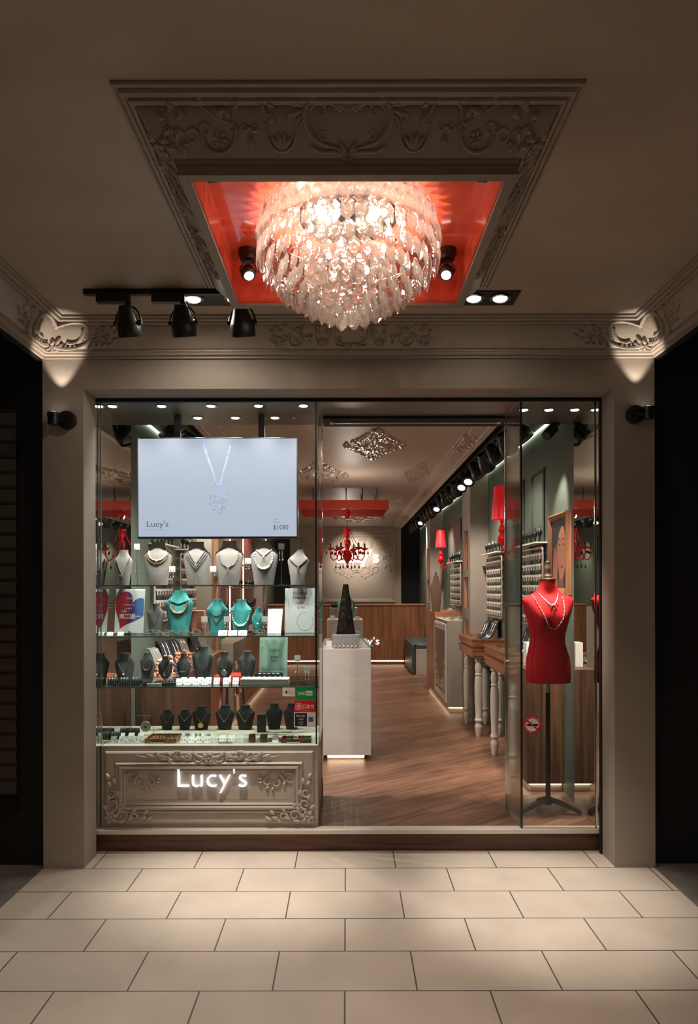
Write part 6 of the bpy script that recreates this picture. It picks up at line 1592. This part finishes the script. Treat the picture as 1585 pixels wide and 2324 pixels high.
# back counter
bc = thing('cash_counter', "long oak cash counter with glowing Lucy's letters at the back of the shop", 'counter', (0, 13.8, FZ))
G().box(-1.59, X_(968, 13.46), 13.46, 14.2, 0.22, 1.315).build('oak_front', wood('dark_oak_front', (150, 100, 66), (112, 70, 46)), bc)
G().box(-1.59, X_(968, 13.46), 13.44, 14.22, 1.316, 1.335).build('counter_top', OAKX, bc)
G().box(-1.59, 1.58, 13.50, 14.1, FZ + 0.001, 0.219).build('recessed_base', WALN, bc)
G().box(-1.59, 1.15, 13.485, 13.497, 0.195, 0.218).build('led_strip', LED, bc)
text("Lucy's", front(13.46), X_(796, 13.46), Z_(1468, 13.46), X_(861, 13.46) - X_(796, 13.46), Z_(1446, 13.46) - Z_(1468, 13.46), 0.02, LETTER, 'illuminated_letters', bc, 0.001, bold=-0.01)

# red hanging ceiling frame and red chandelier
hb = thing('hanging_red_frame', 'orange red open box hanging under the shop ceiling above the red chandelier', 'ceiling box', (-0.03, 9.5, 3.03))
hx0, hx1, hy0, hy1, hz0, hz1 = X_(677, 9.0), X_(883, 9.0), 9.0, 10.0, 2.727, 2.845
RO = mat('orange_red_lacquer', (188, 62, 42), 0.25)
g = G(); e = 0.02
g.box(hx0, hx1, hy0, hy0 + e, hz0, hz1); g.box(hx0, hx1, hy1 - e, hy1, hz0, hz1); g.box(hx0, hx0 + e, hy0 + e, hy1 - e, hz0, hz1); g.box(hx1 - e, hx1, hy0 + e, hy1 - e, hz0, hz1); g.box(hx0 + e, hx1 - e, hy0 + e, hy1 - e, hz1 - 0.01, hz1)
g.build('open_box', RO, hb)
G().box(hx0 + e, hx1 - e, hy0 + e, hy1 - e, hz1 - 0.015, hz1 - 0.0105).build('pale_inner_panel', PL_IN, hb)
g = G()
for x in (-0.45, 0.0, 0.22, 0.42):
    for yy in (9.15, 9.85): g.cyl((x, yy, hz1), (x, yy, 3.0295), 0.006, 8)
g.build('hanging_rods', BLACK, hb)
cx_, cy_ = 0.016, 9.5
rc = thing('red_chandelier', 'small red glass chandelier with dark candle arms in front of the back wall sign', 'chandelier', (cx_, cy_, 2.83))
G().lathe([(0.05, 2.829), (0.052, 2.80), (0.030, 2.76), (0.052, 2.72), (0.030, 2.66), (0.012, 2.64)], (cx_, cy_, 0), 8).build('canopy', REDG, rc, True)
G().cyl((cx_, cy_, 2.64), (cx_, cy_, 2.50), 0.004, 8).build('rod', BLACK, rc)
G().lathe([(0.010, 2.50), (0.055, 2.505), (0.050, 2.485), (0.018, 2.46), (0.036, 2.42), (0.034, 2.395), (0.014, 2.37), (0.040, 2.33), (0.044, 2.28), (0.024, 2.21), (0.020, 2.19), (0.060, 2.15), (0.070, 2.12), (0.048, 2.07), (0.018, 2.03), (0.010, 2.00)], (cx_, cy_, 0), 20).build('glass_stem', REDG, rc, True)
for k in range(6):
    a = k * math.pi / 3 + 0.15; c, s = math.cos(a), math.sin(a)
    P_ = lambda r, z: (cx_ + r * c, cy_ + r * s, z)
    arm = G().tube([P_(0.04, 2.14), P_(0.08, 2.20), P_(0.12, 2.17), P_(0.15, 2.08), P_(0.20, 2.06), P_(0.235, 2.10), P_(0.245, 2.16), P_(0.245, 2.215)], 0.0085, 8).build('arm', REDG, rc, True)
    G().lathe([(0.010, 2.20), (0.052, 2.225), (0.056, 2.235), (0.012, 2.228)], (cx_ + 0.245 * c, cy_ + 0.245 * s, 0), 12).build('drip_cup', REDG, arm, True)
    G().lathe([(0.014, 2.236), (0.014, 2.29), (0.009, 2.30)], (cx_ + 0.245 * c, cy_ + 0.245 * s, 0), 10).build('candle_holder', BLACK, arm, True)
    g = G()
    for q in range(3):
        aa = a + q * 2.1; p = (cx_ + 0.245 * c + 0.05 * math.cos(aa), cy_ + 0.245 * s + 0.05 * math.sin(aa), 2.225)
        g.cyl(p, (p[0], p[1], 2.19), 0.001, 4); g.lathe([(0.001, 2.19), (0.010, 2.165), (0.011, 2.155), (0.004, 2.14)], (p[0], p[1], 0), 8)
    p = P_(0.165, 0); g.cyl((p[0], p[1], 2.06), (p[0], p[1], 2.0), 0.001, 4); g.lathe([(0.001, 2.0), (0.011, 1.965), (0.010, 1.955), (0.003, 1.94)], (p[0], p[1], 0), 8)
    g.build('crystal_drops', mat('dark_smoked_crystal', (40, 14, 12), 0.08), arm, True)
    g = G(); pts = [P_(0.04 + 0.205 * t, 2.49 - 0.26 * (1 - (1 - t) ** 2.2)) for t in [i / 14 for i in range(15)]]
    g.tube(pts, [0.0052 if i % 2 else 0.003 for i in range(15)], 6)
    g.build('bead_garland', REDG, rc, True)
G().ball((cx_, cy_, 1.975), 0.018, 10, 6, 1.3).build('bottom_drop', mat('dark_smoked_crystal', (40, 14, 12), 0.08), rc, True)
lamp('frame_fill', 'POINT', (0.0, 9.5, 2.68), 9, SCOL, None, 0.03)  # added point lamp brightens the red frame's underside, no bulb here

# goods on the right tables and cabinets
rg = random.Random(21)
for (x, y, z, s, m, lab, rz) in ((1.50, 5.62, 1.1185, 1.0, TEALF, 'teal curved necklace ramp on the nearer tray table, front one', -1.2), (1.53, 5.85, 1.1185, 1.2, BLACKF, 'black curved necklace ramp on the nearer tray table', -1.0),
                          (1.50, 7.05, 1.1185, 1.25, BLACKF, 'black curved necklace ramp at the front of the farther tray table', -1.1), (1.53, 7.2, 1.1185, 1.35, BLACKF, 'tall black curved necklace ramp on the farther tray table', -1.0), (1.50, 7.42, 1.1185, 1.1, BLACKF, 'black curved necklace ramp at the back of the farther tray table', -1.0)):
    ramp((x, y, z), s, m, lab, rz)
k = 0
for (x0, x1, y0, y1, z, n, lab) in ((1.30, 1.36, 5.5, 6.2, 1.1175, 16, 'nearer tray table'), (1.30, 1.36, 6.92, 7.6, 1.1175, 14, 'farther tray table'), (1.27, 1.6, 8.35, 9.3, 1.2645, 16, 'white plaster cabinet'), (1.27, 1.6, 9.5, 10.5, 1.3305, 10, 'far oak cabinet')):
    for i in range(n):
        c = copy_tree(br, (rg.uniform(x0 + 0.03, x1), y0 + (y1 - y0) * (i + 0.5) / n, z + 0.001), (f'silver bracelet lying on the {lab}, ' + ('nearest of the row' if i == 0 else 'farthest of the row' if i == n - 1 else (ORD + ['13th', '14th', '15th', '16th'])[i] + ' nearest of the row')), f'bracelets on the {lab}', rz=rg.uniform(0, 6))
x, y = 1.42, 5.22
for (x0, x1, y0, y1, z0, z1, lab) in ((1.39, 1.45, 5.20, 5.30, 1.061, 1.25, 'narrow white block on the walnut cabinet behind the dress form'), (1.47, 1.52, 5.25, 5.31, 1.061, 1.32, 'taller clear white block on the walnut cabinet behind the dress form')):
    o = G().box(x0, x1, y0, y1, z0, z1).build('display_block', WHITE, bevel=0.002); tag(origin(o, (x0, y0, z0)), lab, 'display block')
o = G().box(1.55, 1.63, 5.08, 5.28, 1.061, 1.20).build('red_box', mat('dark_red_box', (150, 30, 28), 0.5), bevel=0.003); tag(origin(o, (1.6, 5.2, 1.06)), 'red box on the walnut cabinet beside the vitrine mirror', 'box')
loc, w, h = px_bust('necklace_bust', 'brown fabric bust with a dark neck knob on the far oak cabinet', BROWNF, 977, 1004, 1309, 1.3305, 9.62, 'busts inside the shop')
G().lathe([(0.03, 0), (0.02, 0.02), (0.012, 0.03), (0.014, 0.06), (0.006, 0.075)], (loc[0], loc[1] + 0.04, 1.3305 + h), 14).build('knob', WALN, bpy.data.objects['necklace_bust.%03d' % max(int(o.name.split('.')[1]) for o in bpy.data.objects if o.name.startswith('necklace_bust.'))], True)

# ================================================================ SHOP, LEFT SIDE (seen through the display window)
floating_cabinet('walnut_cabinet', 'long dark walnut cabinet along the left wall just behind the display window', -1.598, -1.30, 5.10, 6.45, 0.98, WALN, -1)
floating_cabinet('oak_cabinet', 'oak cabinet along the left wall before the left column', -1.598, -1.30, 6.455, 7.08, 1.02, OAK, -1)
c2 = floating_cabinet('plaster_cabinet', 'pale plaster cabinet with scrollwork along the left wall beyond the column', -1.598, -1.28, 7.62, 8.6, 1.05, CONC2, -1)
g = G(); fc = faceR(-1.28); cluster(g, lambda u, v, h: fc(7.75 + u, 0.4 + v, h * 1.2), 0.42); g.build('side_ornament', WHITEP, c2, True)
floating_cabinet('oak_cabinet', 'oak cabinet along the left wall beyond the pale plaster cabinet', -1.598, -1.28, 8.605, 11.28, 1.10, OAK, -1)
for i, (y0, y1) in enumerate(((7.70, 8.75), (8.85, 9.9), (10.0, 11.2))):
    t = thing('wall_panel', f'reddish brown wall panel on the left shop wall, {["nearest", "middle", "farthest"][i]} of three', 'wall panel', (XL, (y0 + y1) / 2, 1.1))
    G().box(XL + 0.001, XL + 0.06, y0, y1, 1.12, 2.5).build('panel', REDBR, t)
    G().box(XL + 0.061, XL + 0.075, y0, y0 + 0.025, 1.12, 2.5).build('led_strip', LED, t)
    for k in range(3): G().box(XL + 0.061, XL + 0.12, y0 + 0.06, y1 - 0.03, 1.35 + 0.32 * k, 1.365 + 0.32 * k).build('shelf', OAKX, t)
    for k in range(3):
        for j in range(4):
            c = copy_tree(hand0, (XL + 0.09, y0 + 0.15 + 0.24 * j, 1.3655 + 0.32 * k), f'ring stand on the {["lowest", "middle", "top"][k]} shelf of the {["nearest", "middle", "farthest"][i]} reddish brown panel, {["nearest", "second", "third", "farthest"][j]} one', f'ring stands on the {["nearest", "middle", "farthest"][i]} brown panel')
for i, (y, m, s) in enumerate(((5.3, GREYF, 1.3), (5.6, BLACKF, 1.5), (5.9, BLACKF, 1.4), (6.2, GREYF, 1.3), (6.6, BLACKF, 1.3), (6.9, GREYF, 1.3))):
    ramp((-1.45, y, 0.981 if y < 6.45 else 1.021), s, m, f'{["grey", "black", "black", "grey", "black", "grey"][i]} curved ramp on the left wall cabinets, {["nearest", "second", "third", "fourth", "fifth", "farthest"][i]} of the row', 1.0)
for i in range(14):
    copy_tree(br, (-1.335 + 0.005 * (i % 2), 5.2 + 0.13 * i, (0.981 if 5.2 + 0.13 * i < 6.42 else 1.021) + 0.001), 'bracelet lying along the edge of the left wall cabinets, ' + ('nearest' if i == 0 else 'farthest' if i == 13 else (ORD + ['13th'])[i] + ' nearest') + ' one', 'bracelets on the left wall cabinets', rz=i)
rk = random.Random(9)
for i, (x, y, w) in enumerate(((-1.43, 5.18, 'first'), (-1.44, 5.46, 'second'), (-1.43, 5.75, 'third'), (-1.44, 6.05, 'fourth'))):
    g = G()
    for k in range(46):
        a = rk.uniform(0, 6.28); q = rk.random(); rr_ = 0.045 * math.sqrt(rk.random()) * (1.15 - 0.5 * q)
        g.ball((x + rr_ * math.cos(a), y + rr_ * math.sin(a), 0.995 + 0.13 * q), rk.uniform(0.010, 0.017), 8, 5)
    g.lathe([(0.055, 0.9812), (0.055, 0.99), (0.010, 1.0), (0.010, 1.12)], (x, y, 0), 14)
    o = g.build('coral_bead_bunch', mat('peach_coral_beads', (226, 160, 128), 0.4), None, True); tag(origin(o, (x, y, 0.981)), f'bunch of peach coral beads on the left walnut cabinet, {w} from the window', 'necklace', 'coral bead bunches')
t = thing('red_shop_stool', 'bright coral red stool seen through the lowest shelf of the display window', 'stool', (-1.0, 5.9, FZ))
x = -1.10
G().lathe([(0.15, 0.60), (0.17, 0.62), (0.17, 0.66), (0.14, 0.68)], (x + 0.1, 5.9, FZ + 0.1), 28).build('seat', mat('coral_red_leather', (232, 70, 60), 0.4), t, True)
for k in range(4):
    a = k * 1.57 + 0.6; G().cyl((x + 0.1 + 0.15 * math.cos(a), 5.9 + 0.15 * math.sin(a), FZ + 0.001), (x + 0.1 + 0.10 * math.cos(a), 5.9 + 0.10 * math.sin(a), FZ + 0.71), 0.014, 8).build('leg', OAK, t, True)
